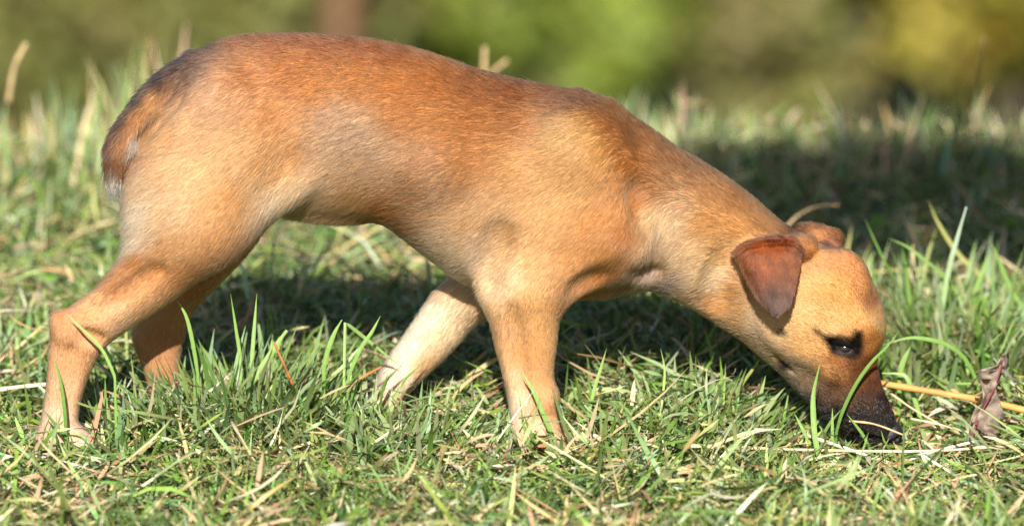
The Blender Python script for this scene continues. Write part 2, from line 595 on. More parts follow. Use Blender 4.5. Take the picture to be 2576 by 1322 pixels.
# ------------------------------------------------------------------ coat colour (pigment) and hair flow, given at measured points
COAT = [  # px, py, r, g, b as it reads in full light
    (545, 104, 120, 78, 58), (470, 146, 72, 58, 56), (410, 190, 62, 50, 50), (350, 245, 70, 52, 44), (305, 300, 92, 60, 42),
    (285, 350, 128, 74, 42), (282, 400, 140, 78, 40), (300, 420, 160, 100, 60), (288, 445, 225, 205, 185),
    (385, 260, 200, 146, 94), (350, 305, 202, 142, 88), (330, 360, 194, 134, 84), (310, 350, 184, 122, 72), (440, 210, 150, 105, 75), (505, 150, 140, 98, 74),
    
    (600, 100, 168, 100, 60), (700, 95, 172, 100, 58), (820, 96, 172, 100, 56), (920, 104, 168, 98, 54), (1000, 125, 164, 94, 48),
    (560, 180, 206, 150, 108), (640, 170, 196, 132, 82), (520, 240, 212, 160, 116), (600, 260, 212, 158, 112), (720, 180, 190, 118, 62), (800, 220, 194, 124, 64),
    (700, 290, 204, 138, 80), (740, 380, 206, 142, 80), (680, 420, 210, 150, 88), (600, 360, 220, 168, 112), (470, 300, 214, 164, 112), (420, 340, 214, 160, 104),
    (420, 420, 222, 176, 124), (500, 430, 222, 172, 116), (350, 460, 226, 188, 144), (345, 540, 236, 212, 182), (330, 600, 236, 210, 178), (420, 540, 226, 184, 134),
    (540, 520, 214, 156, 96), (600, 500, 206, 144, 82), (560, 600, 204, 140, 78), (450, 620, 216, 162, 106), (650, 500, 214, 164, 108), (690, 510, 232, 200, 158), (760, 480, 226, 184, 132),
    (350, 660, 206, 140, 82), (400, 690, 204, 140, 82), (300, 720, 200, 136, 82), (460, 700, 200, 132, 70), (380, 770, 206, 146, 88), (300, 790, 214, 160, 108), (240, 770, 206, 146, 92),
    (160, 810, 202, 136, 86), (220, 840, 206, 144, 92), (180, 900, 208, 146, 96), (165, 980, 212, 154, 108), (150, 1060, 222, 172, 134), (190, 1090, 226, 182, 144),
    (850, 300, 190, 146, 108), (920, 340, 190, 150, 112), (860, 360, 198, 158, 120), (820, 380, 204, 160, 116), (960, 400, 190, 146, 104), (900, 440, 198, 152, 106), (820, 450, 210, 164, 116), (900, 500, 204, 150, 92), (960, 540, 180, 112, 56),
    (900, 200, 190, 120, 62), (1000, 220, 190, 120, 62), (1000, 300, 186, 122, 68), (1100, 200, 178, 108, 56), (1100, 300, 190, 126, 72), (1200, 220, 158, 96, 52), (1300, 230, 150, 88, 48), (1400, 245, 146, 88, 50), (1470, 245, 150, 94, 58),
    (1200, 300, 184, 118, 64), (1320, 310, 178, 116, 66), (1200, 400, 188, 126, 74), (1080, 400, 182, 128, 84), (1060, 480, 180, 130, 84), (1150, 470, 178, 124, 76), (1050, 560, 186, 138, 92), (1010, 570, 164, 106, 58), (1300, 420, 200, 146, 88),
    (1100, 620, 220, 184, 142), (1160, 660, 228, 196, 160), (1180, 560, 196, 146, 92), (1200, 620, 218, 176, 130), (1180, 715, 214, 176, 136), (1240, 560, 202, 152, 98),
    (1400, 340, 206, 158, 98), (1460, 330, 208, 160, 98), (1540, 300, 172, 112, 62), (1600, 330, 158, 100, 58), (1500, 420, 206, 146, 78), (1570, 450, 188, 118, 58), (1610, 500, 182, 112, 54), (1420, 480, 208, 154, 92), (1360, 560, 208, 154, 94),
    (1500, 560, 200, 132, 66), (1580, 600, 186, 108, 46), (1540, 660, 198, 132, 66), (1440, 640, 204, 142, 78), (1340, 660, 212, 160, 100), (1280, 690, 228, 188, 140), (1240, 730, 230, 188, 142), (1500, 710, 186, 118, 58), (1440, 740, 184, 120, 66),
    (1350, 750, 206, 146, 84), (1300, 800, 198, 140, 86), (1370, 830, 206, 142, 80), (1330, 900, 198, 134, 76), (1360, 960, 204, 140, 82), (1285, 960, 214, 164, 116), (1290, 1020, 226, 188, 150), (1370, 1030, 204, 142, 88), (1345, 1090, 222, 176, 134),
    (1700, 400, 158, 106, 66), (1760, 440, 160, 112, 74), (1680, 470, 176, 128, 84), (1640, 550, 218, 182, 134), (1620, 620, 204, 156, 104), (1690, 560, 214, 176, 128), (1720, 520, 198, 158, 118), (1780, 480, 178, 122, 74), (1860, 510, 170, 114, 68),
    (1780, 560, 198, 140, 80), (1700, 640, 208, 170, 124), (1640, 690, 176, 148, 124), (1560, 715, 150, 112, 80), (1690, 720, 150, 126, 106), (1740, 640, 216, 172, 118), (1860, 570, 200, 142, 82), (1930, 560, 176, 122, 74), (1790, 698, 238, 206, 160), (1760, 700, 222, 180, 128), (1830, 640, 210, 156, 96),
    (1740, 760, 190, 136, 80), (1800, 770, 194, 130, 68), (1850, 800, 204, 146, 84), (1900, 820, 224, 180, 128), (1880, 860, 196, 142, 88), (1840, 740, 204, 144, 82),
    (2020, 575, 112, 70, 42), (2062, 566, 128, 80, 48), (2100, 582, 140, 90, 56), (2118, 610, 122, 78, 48), (2062, 592, 200, 138, 90), (2040, 600, 190, 128, 80),
    (2060, 640, 206, 140, 84), (2130, 650, 204, 138, 84), (2060, 720, 222, 166, 100), (2120, 740, 222, 164, 96), (2030, 800, 226, 178, 118), (2100, 800, 226, 178, 116), (2170, 720, 206, 142, 88), (2195, 760, 176, 116, 76), (2150, 790, 220, 162, 98),
    (2220, 820, 222, 172, 112), (2195, 850, 196, 130, 68), (2225, 790, 214, 160, 100), (1960, 850, 228, 182, 124), (1950, 900, 214, 168, 114), (2020, 880, 224, 172, 108), (2000, 930, 196, 158, 122), (1985, 960, 150, 120, 92),
    (2040, 960, 170, 132, 96), (2080, 930, 200, 144, 90), (2120, 950, 170, 116, 72), (2160, 960, 130, 80, 46), (2190, 930, 132, 76, 42), (2200, 970, 104, 62, 38), (2080, 1000, 112, 82, 60), (2130, 1005, 104, 74, 54), (2040, 1010, 84, 72, 64), (2180, 1005, 80, 54, 40), (2100, 975, 142, 98, 64), (2060, 1030, 56, 50, 48), (2110, 1035, 48, 38, 34),
    (2220, 1010, 46, 33, 29), (2170, 1050, 36, 30, 29), (2090, 1050, 44, 39, 38), (2130, 1070, 34, 30, 30), (2220, 1050, 44, 34, 32), (2250, 1060, 40, 33, 32), (2150, 1110, 34, 30, 30), (2230, 1110, 24, 22, 22), (2190, 1130, 26, 24, 24),
    (2100, 905, 178, 118, 66), (2150, 915, 140, 88, 52), (2060, 870, 214, 160, 98), (2090, 830, 226, 180, 120),
    # far legs
    (1110, 720, 226, 186, 142), (1080, 800, 234, 204, 166), (1120, 850, 228, 184, 134), (1030, 870, 236, 206, 170), (1070, 920, 212, 156, 98), (1000, 930, 236, 206, 172), (970, 980, 226, 196, 170), (1000, 1010, 214, 162, 112), (980, 1050, 226, 186, 150),
    (600, 640, 190, 128, 72), (520, 730, 186, 124, 70), (420, 840, 186, 122, 72), (400, 930, 190, 130, 82), (430, 1040, 210, 160, 120),
]
COAT = np.array(COAT, float)
SPOTS = [(341, 350, 14, 242, 226, 208), (336, 375, 12, 240, 222, 204), (287, 440, 24, 240, 230, 218), (1972, 838, 11, 40, 32, 28), (1978, 925, 15, 40, 32, 30), (1968, 912, 7, 60, 45, 40)]
ALB = 0.55


def coat_rgb(pos):
    q = to_px(pos)
    # both flanks carry the same coat: read the far side through the mid plane, except for the far legs
    q = q.copy()
    q[:, 1] += np.where(pos[:, 1] > 0, 0.0, 0.0)
    out = np.zeros((len(q), 3))
    lc = lin(COAT[:, 2:5]) ** .97
    legs = (COAT[:, 1] > 740) & (COAT[:, 0] < 1450)
    lc[legs] *= np.array([1.06, 1.16, 1.26])
    lum = lc @ np.array([.3, .55, .15])
    lc = lc * ((lum / .27) ** .20)[:, None]
    for a in range(0, len(q), 20000):
        d2 = ((q[a:a + 20000, None, :] - COAT[None, :, :2]) ** 2).sum(-1)
        w = 1.0 / (d2 + np.where(q[a:a + 20000, :1] > 1850, 60.0, np.where(q[a:a + 20000, :1] < 420, 200.0, 900.0))) ** 1.9
        w /= w.sum(1, keepdims=True)
        out[a:a + 20000] = w @ lc
    mz = np.clip((q[:, 0] - 1990) * .42 + (q[:, 1] - 905) * .9, 0, 120) / 120 * (q[:, 0] > 1950)
    out = out * (1 - .12 * mz)[:, None]
    for (sx, sy, r, *c) in SPOTS:
        d = np.hypot(q[:, 0] - sx, q[:, 1] - sy)
        m = np.clip(1.4 - d / r, 0, 1)[:, None] * (pos[:, 1] < 0)[:, None]
        out = out * (1 - m) + lin(c) * m
    st = capsules(q, ((548, 104, 470, 142, 6, 14), (470, 142, 400, 186, 14, 15), (400, 186, 340, 248, 13, 9), (340, 248, 296, 312, 8, 4), (296, 312, 274, 380, 4, 3)), 24)
    st = st * (.60 + .25 * noise2(q[:, 0], q[:, 1], 34, 51))
    st = np.clip(st, 0, .9)[:, None]
    out = out * (1 - st) + lin((54, 44, 46)) * st
    st = capsules(q, ((500, 186, 430, 258, 3, 5), (430, 258, 360, 348, 5, 4)), 14)[:, None] * .55
    out = out * (1 - st) + lin((120, 78, 48)) * st
    em = eye_mask(q)[:, None]
    out = out * (1 - em) + lin((26, 20, 19)) * em
    lm = capsules(q, ((2108, 889, 2142, 884, 3, 3),), 6)[:, None] * .7
    out = out * (1 - lm) + lin((104, 88, 84)) * lm
    return out * ALB


def capsules(q, caps, soft):
    m = np.zeros(len(q))
    for (x0, y0, x1, y1, r0, r1) in caps:
        e = np.array([x1 - x0, y1 - y0], float); L2 = e @ e
        t = np.clip(((q[:, 0] - x0) * e[0] + (q[:, 1] - y0) * e[1]) / L2, 0, 1)
        d = np.hypot(q[:, 0] - x0 - t * e[0], q[:, 1] - y0 - t * e[1]) - (r0 + (r1 - r0) * t)
        m = np.maximum(m, np.clip(.5 - d / soft, 0, 1))
    return m


def eye_mask(q):
    return capsules(q, ((2050, 830, 2086, 854, 3, 8), (2086, 854, 2112, 870, 12, 24), (2112, 872, 2146, 880, 26, 25), (2154, 872, 2160, 846, 20, 14)), 15)


FLOW = np.array([
    (600, 110, -1, .25), (800, 100, -1, .05), (1000, 130, -1, -.1), (1200, 190, -1, -.2), (1400, 240, -1, -.15), (460, 160, -.8, .6), (380, 230, -.6, .8), (300, 320, -.35, .93), (285, 420, 0, 1),
    (600, 300, -.9, .45), (800, 300, -.93, .35), (1000, 300, -.97, .2), (1200, 320, -.98, .12), (1350, 340, -.98, .15), (450, 350, -.85, .5), (400, 480, -.85, .5), (550, 480, -.75, .65), (700, 440, -.75, .65), (850, 430, -.85, .5), (1000, 460, -.93, .3),
    (900, 530, -.6, .8), (720, 510, -.6, .8), (1100, 560, -.95, .25), (1160, 680, -.85, .5), (1250, 560, -.85, .5), (450, 620, -.75, .65), (340, 600, -.8, .6), (560, 620, -.7, .7), (350, 720, -.8, .6), (240, 780, -.75, .65), (170, 880, -.1, 1), (150, 1040, 0, 1), (200, 1100, 1, .2),
    (1480, 300, -.85, .5), (1500, 420, -.75, .65), (1560, 500, -.5, .85), (1450, 540, -.7, .7), (1560, 640, -.5, .85), (1400, 650, -.7, .7), (1330, 760, -.2, 1), (1340, 900, 0, 1), (1340, 1040, .1, 1), (1400, 1100, 1, .2),
    (1620, 340, -.85, -.4), (1700, 420, -.75, -.6), (1800, 470, -.72, -.66), (1900, 540, -.7, -.68), (1680, 560, -.35, .5), (1640, 640, -.3, .9), (1740, 600, -.75, .3), (1820, 620, -.9, -.1), (1800, 740, -.85, .1), (1720, 720, -.8, .1),
    (1900, 830, -.85, -.2), (1960, 880, -.85, -.4), (2040, 800, -.85, -.45), (2060, 700, -.8, -.6), (2140, 700, -.6, -.8), (2200, 780, -.3, -.95), (2150, 830, -.6, -.8), (2080, 880, -.85, -.5), (2050, 960, -.7, -.7), (2150, 980, -.45, -.9), (2200, 960, -.25, -.97), (2230, 1040, -.4, -.9), (2120, 1060, -.7, -.7),
    (1080, 800, -.5, .87), (1000, 920, -.5, .87), (970, 1010, -.2, 1), (600, 640, -.6, .8), (440, 800, -.4, .9), (400, 950, .1, 1),
], float)


def flow_dir(pos):
    q = to_px(pos)
    out = np.zeros((len(q), 2))
    for a in range(0, len(q), 20000):
        d2 = ((q[a:a + 20000, None, :] - FLOW[None, :, :2]) ** 2).sum(-1)
        w = 1.0 / (d2 + 900.0) ** 1.6
        w /= w.sum(1, keepdims=True)
        out[a:a + 20000] = w @ FLOW[:, 2:4]
    return np.stack([out[:, 0], np.zeros(len(out)), -out[:, 1]], -1)


LENG = np.array([  # px, py, hair length in mm
    (600, 120, 11), (1000, 150, 11), (1300, 230, 12), (1480, 260, 12), (430, 180, 13), (350, 260, 13), (290, 370, 15), (285, 440, 26), (700, 300, 10), (1000, 350, 10), (1250, 400, 10), (900, 500, 12), (720, 520, 15), (860, 540, 14), (350, 480, 13), (335, 570, 18), (320, 630, 14),
    (500, 450, 9), (500, 620, 8), (350, 700, 7), (200, 820, 5.5), (160, 950, 5), (150, 1080, 5.5), (1160, 680, 11), (1500, 450, 9), (1450, 640, 8), (1330, 780, 6.5), (1330, 920, 5.5), (1290, 1000, 8), (1360, 1050, 5.5), (1680, 450, 12), (1650, 600, 13), (1780, 520, 11), (1850, 650, 9), (1680, 720, 10), (1820, 780, 8),
    (1930, 860, 6), (2050, 760, 5), (2150, 700, 5), (2200, 820, 4.5), (2080, 920, 4.5), (2150, 1000, 3.5), (2230, 1060, 2.5), (2080, 1050, 4), (1060, 820, 9), (960, 930, 12), (1060, 930, 6), (980, 1010, 7), (560, 660, 8), (420, 860, 6)], float)


def hair_len(pos):
    q = to_px(pos)
    out = np.zeros(len(q))
    for a in range(0, len(q), 20000):
        d2 = ((q[a:a + 20000, None, :] - LENG[None, :, :2]) ** 2).sum(-1)
        w = 1.0 / (d2 + 300.0) ** 1.7
        w /= w.sum(1, keepdims=True)
        out[a:a + 20000] = w @ LENG[:, 2]
    return out * 0.001


def ear_mesh(sgn):
    """Folded drop ear: a closed flap, fold along the top, tip hanging; returns verts, quads."""
    if sgn < 0:
        top = [(1845, 622), (1868, 604), (1905, 594), (1950, 589), (1992, 588), (2016, 604)]
        side_l = [(1845, 622), (1858, 652), (1878, 697), (1902, 737), (1930, 769), (1952, 785)]
        side_r = [(2016, 604), (2013, 640), (2007, 680), (1998, 727), (1983, 765), (1956, 786)]
        ytop = [-.063, -.069, -.070, -.066, -.059, -.052]
        ytip = -.090; bulge = -.006; ymid = -.004
    else:
        top = [(2008, 606), (2022, 592), (2048, 584), (2082, 588), (2104, 602), (2116, 620)]
        side_l = [(2008, 606), (2008, 622), (2012, 650), (2030, 690), (2056, 722), (2082, 744)]
        side_r = [(2116, 620), (2126, 640), (2122, 672), (2114, 706), (2102, 732), (2086, 745)]
        ytop = [.048, .052, .053, .052, .049, .046]
        ytip = .064; bulge = .008; ymid = .012
    def cr(pts, t):
        pts = np.array(pts, float); n = len(pts) - 1
        x = np.clip(t, 0, 1) * n; i = min(int(x), n - 1); f = x - i
        e = np.concatenate([[2 * pts[0] - pts[1]], pts, [2 * pts[-1] - pts[-2]]])
        p0, p1, p2, p3 = e[i:i + 4]
        return 0.5 * (2 * p1 + (p2 - p0) * f + (2 * p0 - 5 * p1 + 4 * p2 - p3) * f * f + (-p0 + 3 * p1 - 3 * p2 + p3) * f ** 3)
    NU, NV = 23, 25
    out = np.zeros((NV, NU, 3))
    for a in range(NV):
        v = a / (NV - 1)
        L, Rr = cr(side_l, v), cr(side_r, v)
        for b in range(NU):
            u = b / (NU - 1)
            base = L + (Rr - L) * u
            tp = cr(top, u); straight = np.array(top[0]) + (np.array(top[-1]) - np.array(top[0])) * u
            px = base + (tp - straight) * (1 - v) ** 1.6
            yt = cr([[k] for k in ytop], u)[0]
            y = yt + (ytip - yt) * v ** 0.8 + bulge * math.sin(math.pi * u) * (1 - v) * math.sin(math.pi * min(1, v * 1.3 + .1)) + ymid * math.sin(math.pi * v) * 0.6
            y += (0.0035 * (-sgn)) * (2 * abs(u - .5)) ** 3 * (1 - v)     # rims curl inwards
            # the fold rolls over: the first rows bend back to the head
            roll = max(0.0, 1 - v / 0.14)
            y -= sgn * 0.013 * roll ** 1.5
            p = P(px[0], px[1], y)
            p[2] -= 0.003 * roll ** 2
            out[a, b] = p
    front = out.reshape(-1, 3)
    gu = np.gradient(out, axis=1); gv = np.gradient(out, axis=0)
    nn = np.cross(gu, gv); nn /= np.linalg.norm(nn, axis=-1, keepdims=True) + 1e-12
    if nn[NV // 2, NU // 2, 1] * sgn < 0: nn = -nn
    th = np.full((NV, NU), .0036)
    th[:, 0] = th[:, -1] = .0009; th[-1, :] = .0009
    back = (out - nn * th[..., None]).reshape(-1, 3)
    V = np.concatenate([front, back]); n1 = NU * NV
    I = np.arange(n1).reshape(NV, NU)
    q = np.stack([I[:-1, :-1], I[1:, :-1], I[1:, 1:], I[:-1, 1:]], -1).reshape(-1, 4)
    Q = [q, q[:, ::-1] + n1]
    ring = np.concatenate([I[0, :], I[1:, -1], I[-1, -2::-1], I[-2:0:-1, 0]])
    r2 = np.roll(ring, -1)
    Q.append(np.stack([ring, ring + n1, r2 + n1, r2], -1))
    Q = np.concatenate(Q)
    # orient outwards
    c = V[Q].mean(1); nrm = np.cross(V[Q[:, 1]] - V[Q[:, 0]], V[Q[:, 2]] - V[Q[:, 0]])
    m = q.shape[0]
    if (nrm[:m, 1] * sgn).mean() < 0: Q = Q[:, ::-1]
    return V, Q, n1


def ear_rgb(V, sgn):
    q = to_px(V)
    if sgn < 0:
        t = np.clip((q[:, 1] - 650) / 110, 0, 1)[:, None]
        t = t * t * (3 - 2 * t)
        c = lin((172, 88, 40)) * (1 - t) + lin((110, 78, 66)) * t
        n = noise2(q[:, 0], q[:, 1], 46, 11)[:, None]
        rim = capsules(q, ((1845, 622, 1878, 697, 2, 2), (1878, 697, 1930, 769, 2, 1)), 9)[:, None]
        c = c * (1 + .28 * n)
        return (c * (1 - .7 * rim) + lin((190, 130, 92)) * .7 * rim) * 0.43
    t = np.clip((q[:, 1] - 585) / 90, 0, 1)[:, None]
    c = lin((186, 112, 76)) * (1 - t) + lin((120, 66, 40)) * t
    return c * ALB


def make_dog():
    V, Q = DOG.mesh(relax=3)
    C = coat_rgb(V)
    parts_v, parts_q, parts_c = [V], [Q], [C]
    ears = []
    for sgn in (-1, 1):
        ev, eq, n1 = ear_mesh(sgn)
        ears.append((sgn, ev, eq, n1))
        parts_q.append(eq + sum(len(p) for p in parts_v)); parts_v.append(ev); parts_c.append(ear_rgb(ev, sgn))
    V2, Q2, C2 = np.concatenate(parts_v), np.concatenate(parts_q), np.concatenate(parts_c)

    M = Mat('dog_skin')
    at = M.n('ShaderNodeAttribute', attribute_name='Col')
    tc = M.n('ShaderNodeTexCoord')
    nz = M.n('ShaderNodeTexNoise', i_Scale=420.0, i_Detail=3.0)
    M.l(tc.outputs['Object'], nz.inputs['Vector'])
    mr = M.n('ShaderNodeMapRange', i_3=0.75, i_4=1.2)
    M.l(nz.outputs['Fac'], mr.inputs[0])
    mx = M.n('ShaderNodeVectorMath', operation='SCALE')
    M.l(at.outputs['Color'], mx.inputs[0]); M.l(mr.outputs[0], mx.inputs['Scale'])
    M.l(mx.outputs[0], M.p.inputs['Base Color'])
    M.p.inputs['Roughness'].default_value = 0.75
    M.p.inputs['Specular IOR Level'].default_value = 0.2
    bp = M.n('ShaderNodeBump', i_Strength=0.35, i_Distance=0.002)
    M.l(nz.outputs['Fac'], bp.inputs['Height']); M.l(bp.outputs['Normal'], M.p.inputs['Normal'])
    dog = mesh_obj('dog', V2, Q2, M.m, colors=C2)
    tag(dog, 'short-haired tan dog with dark muzzle sniffing the grass, head lowered', 'dog')

    # ---- fur: short hair curves rooted on the skin
    def scatter(v, q, n, nrm_fn=None):
        a = v[q]
        ar = 0.5 * np.linalg.norm(np.cross(a[:, 2] - a[:, 0], a[:, 3] - a[:, 1]), axis=1)
        cen = a.mean(1)
        wgt = ar * np.where(cen[:, 1] < 0.02, 1.35, 0.6)
        ppx = to_px(cen)
        wgt = wgt * np.where(ppx[:, 0] > 1880, 2.0, 1.0)
        pick = RNG.choice(len(q), n, p=wgt / wgt.sum())
        u, w = RNG.random((2, n))
        A = a[pick]
        p = A[:, 0] * ((1 - u) * (1 - w))[:, None] + A[:, 1] * (u * (1 - w))[:, None] + A[:, 2] * (u * w)[:, None] + A[:, 3] * ((1 - u) * w)[:, None]
        fn = np.cross(A[:, 2] - A[:, 0], A[:, 3] - A[:, 1])
        fn /= np.linalg.norm(fn, axis=1, keepdims=True) + 1e-12
        return p, fn
    p, fn = scatter(V, Q, 330000)
    nr = DOG.normal(p)
    px = to_px(p)
    keep = np.ones(len(p), bool)
    # bare skin: nose leather and eye openings
    keep &= ~((np.hypot(px[:, 0] - 2124, (px[:, 1] - 870) * 1.5) < 22) & (p[:, 1] < 0))
    keep &= ~(np.hypot(px[:, 0] - 2238, px[:, 1] - 1098) < 26)
    keep &= p[:, 2] > ground_z(p[:, 0], p[:, 1]) + 0.002
    p, nr, px = p[keep], nr[keep], px[keep]
    fl = flow_dir(p); L = hair_len(p); c = coat_rgb(p)
    es = [(p, nr, fl, L, c)]
    for sgn, ev, eq, n1 in ears:
        ep, en = scatter(ev, eq, 26000)
        fl2 = np.tile(np.array([-.1, 0, -1.0]), (len(ep), 1)) if sgn < 0 else np.tile(np.array([.2, 0, -1.0]), (len(ep), 1))
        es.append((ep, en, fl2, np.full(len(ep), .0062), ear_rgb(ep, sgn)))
    # pale tuft at the end of the tail
    k = 320
    tp = np.array([P(a, b, -.047 + d) for a, b, d in zip(RNG.normal(289, 8, k), RNG.normal(436, 10, k), RNG.normal(0, .004, k))])
    tn = np.tile(np.array([-.2, -1.0, .1]), (k, 1)); tn /= np.linalg.norm(tn, axis=1)[:, None]
    es.append((tp, tn, np.tile(np.array([-.12, 0, -1.0]), (k, 1)) + RNG.normal(0, .10, (k, 3)), RNG.uniform(.008, .017, k), np.tile(lin((236, 224, 208)) * .8, (k, 1))))
    p, nr, fl, L, c = [np.concatenate(x) for x in zip(*es)]
    n = len(p)
    fl = fl - nr * (fl * nr).sum(1, keepdims=True)
    fl /= np.linalg.norm(fl, axis=1, keepdims=True) + 1e-9
    side = np.cross(nr, fl)
    clump = noise2(p[:, 0] * 1000, p[:, 2] * 1000, 14, 21) * 0.12
    jit = RNG.normal(0, .16, n) + clump
    fl = fl + side * jit[:, None]
    fl /= np.linalg.norm(fl, axis=1, keepdims=True)
    L = L * RNG.uniform(.65, 1.2, n)
    beta = np.clip(RNG.normal(.24, .09, n), .08, .6)
    beta = np.where(RNG.random(n) < .015, beta + .35, beta)
    pts = []
    for s in (0.0, 0.34, 0.68, 1.0):
        hgt = np.sin(beta) * s * (1 - .35 * s) * L
        pts.append(p + fl * (np.cos(beta) * s * L)[:, None] + nr * (hgt - .0002)[:, None])
    pts = np.stack(pts, 1).astype(np.float32)
    # pigment varies from hair to hair; the saddle carries black-tipped hairs
    q = to_px(p)
    saddle = np.clip(1 - np.minimum.reduce([np.hypot(q[:, 0] - a, (q[:, 1] - b) * 1.6) / r for a, b, r in
             ((1300, 240, 260), (1430, 250, 160), (1050, 480, 150), (900, 340, 160), (450, 160, 150), (320, 300, 110), (1690, 440, 130), (800, 120, 300), (2100, 1000, 120))]), 0, 1)
    guard = RNG.random(n) < .22
    var = np.exp(RNG.normal(0, .16, n) + np.where(guard, RNG.normal(-.08, .22, n), 0))
    dark = RNG.random(n) < (.02 + .30 * saddle)
    pale = RNG.random(n) < .06
    cc = c * var[:, None]
    cc = np.where(dark[:, None], cc * np.array([.46, .43, .45]), cc)
    cc = np.where(pale[:, None], np.minimum(cc * 1.35 + .02, .75), cc)
    grz = (q[:, 0] > 1990) & (q[:, 1] > 930 + (q[:, 0] - 1990) * .35) & (RNG.random(n) < .22)
    cc = np.where(grz[:, None], lin((150, 140, 132)) * RNG.uniform(.35, .7, (n, 1)), cc)
    hc = bpy.data.hair_curves.new('fur')
    hc.add_curves([4] * n)
    hc.attributes['position'].data.foreach_set('vector', pts.reshape(-1)) if 'position' in hc.attributes else None
    hc.position_data.foreach_set('vector', pts.reshape(-1))
    rad = np.tile(np.array([.00017, .00016, .00012, .00003], np.float32), n) * np.repeat(RNG.uniform(.8, 1.2, n) * np.where(guard, 1.35, 1.0), 4).astype(np.float32)
    ra = hc.attributes.get('radius') or hc.attributes.new('radius', 'FLOAT', 'POINT')
    ra.data.foreach_set('value', rad)
    ca = hc.attributes.new('tint', 'FLOAT_VECTOR', 'CURVE')
    ca.data.foreach_set('vector', cc.astype(np.float32).ravel())
    na = hc.attributes.new('skin_normal', 'FLOAT_VECTOR', 'CURVE')
    na.data.foreach_set('vector', nr.astype(np.float32).ravel())
    F = Mat('dog_fur')
    t = F.t; t.nodes.remove(F.p)
    at = F.n('ShaderNodeAttribute', attribute_name='tint')
    an = F.n('ShaderNodeAttribute', attribute_name='skin_normal')
    df = F.n('ShaderNodeBsdfDiffuse')
    F.l(at.outputs['Vector'], df.inputs['Color']); F.l(an.outputs['Vector'], df.inputs['Normal'])
    hb = F.n('ShaderNodeBsdfHairPrincipled', model='CHIANG', parametrization='COLOR')
    hb.inputs['Roughness'].default_value = 0.38
    hb.inputs['Radial Roughness'].default_value = 0.6
    F.l(at.outputs['Vector'], hb.inputs['Color'])
    ms = F.n('ShaderNodeMixShader'); ms.inputs[0].default_value = 0.62
    F.l(df.outputs[0], ms.inputs[1]); F.l(hb.outputs[0], ms.inputs[2])
    F.l(ms.outputs[0], F.out.inputs['Surface'])
    hc.materials.append(F.m)
    fo = bpy.data.objects.new('fur', hc)
    col.objects.link(fo); fo.parent = dog
    fo['kind'] = 'stuff'

    # ---- eyes
    E = Mat('dog_eye')
    E.p.inputs['Base Color'].default_value = (.012, .007, .005, 1)
    E.p.inputs['Roughness'].default_value = 0.08
    E.p.inputs['Coat Weight'].default_value = 0.6
    def uv_ball(r, nu=20, nv=12):
        v = []; f = []
        for i in range(nv + 1):
            th = math.pi * i / nv
            for j in range(nu):
                ph = 2 * math.pi * j / nu
                k = 1 + .06 * max(0, -math.sin(th) * math.sin(ph)) ** 6
                v.append((r * k * math.sin(th) * math.cos(ph), r * k * math.sin(th) * math.sin(ph), r * math.cos(th)))
        for i in range(nv):
            for j in range(nu):
                f.append((i * nu + j, (i + 1) * nu + j, (i + 1) * nu + (j + 1) % nu, i * nu + (j + 1) % nu))
        return v, f
    v, f = uv_ball(.0098)
    for c0 in (P(2124, 875, -.0314), P(2150, 864, .0225)):
        mesh_obj('eye', v, f, E.m, dog, loc=Vector(c0))
    # ---- nose leather
    NF = Field(P(2238, 1092, -.0145) - .03, P(2238, 1092, -.0145) + .03, .0008)
    NF.ell(P(2230, 1094, -.0145), (.0140, .0135, .0140), k=.004, rot=R(-30))
    NF.ell(P(2248, 1080, -.0150), (.0080, .0105, .0075), k=.006)
    NF.ell(P(2216, 1114, -.0145), (.0075, .0060, .0065), k=.004)
    for s in (-1, 1):
        NF.ell(P(2252, 1098, -.0150 + s * .0072), (.0050, .0028, .0034), k=.0015, op='sub', rot=R(-45), yaw=R(25 * s))
        NF.ell(P(2240, 1108, -.0145 + s * .0110), (.0060, .0016, .0016), k=.0012, op='sub', rot=R(20))
    NF.ell(P(2256, 1106, -.0150), (.006, .0009, .009), k=.001, op='sub')
    nv_, nq_ = NF.mesh(relax=2)
    NM = Mat('nose_leather')
    NM.p.inputs['Base Color'].default_value = (.012, .011, .012, 1)
    NM.p.inputs['Roughness'].default_value = 0.5
    vo = NM.n('ShaderNodeTexVoronoi', i_Scale=900.0)
    tc = NM.n('ShaderNodeTexCoord'); NM.l(tc.outputs['Object'], vo.inputs['Vector'])
    bp = NM.n('ShaderNodeBump', i_Strength=0.5, i_Distance=0.0006)
    NM.l(vo.outputs['Distance'], bp.inputs['Height']); NM.l(bp.outputs['Normal'], NM.p.inputs['Normal'])
    mesh_obj('nose', nv_, nq_, NM.m, dog)
    # ---- whiskers: fine tapered hairs on muzzle, brow and cheek
    wm = Mat('whisker'); wm.p.inputs['Base Color'].default_value = (.05, .045, .04, 1); wm.p.inputs['Roughness'].default_value = .4
    ww = [((2140, 1050, -.033), (2085, 1085, -.060)), ((2160, 1065, -.031), (2120, 1110, -.065)), ((2180, 1070, -.030), (2160, 1120, -.060)), ((2110, 1040, -.034), (2050, 1060, -.058)),
          ((1975, 925, -.044), (1905, 922, -.058)), ((2228, 846, -.02), (2262, 842, -.03)), ((2230, 852, -.005), (2270, 850, -.01)), ((2150, 840, -.042), (2160, 800, -.058))]
    for a, b in ww:
        A, B = P(*a), P(*b)
        tube('whisker', [A + (B - A) * t + np.array([0, 0, .003 * math.sin(3.1 * t)]) for t in (0, .33, .66, 1)], [.00025, .0002, .00014, .00004], wm.m, parent=dog, sides=4)
    return dog


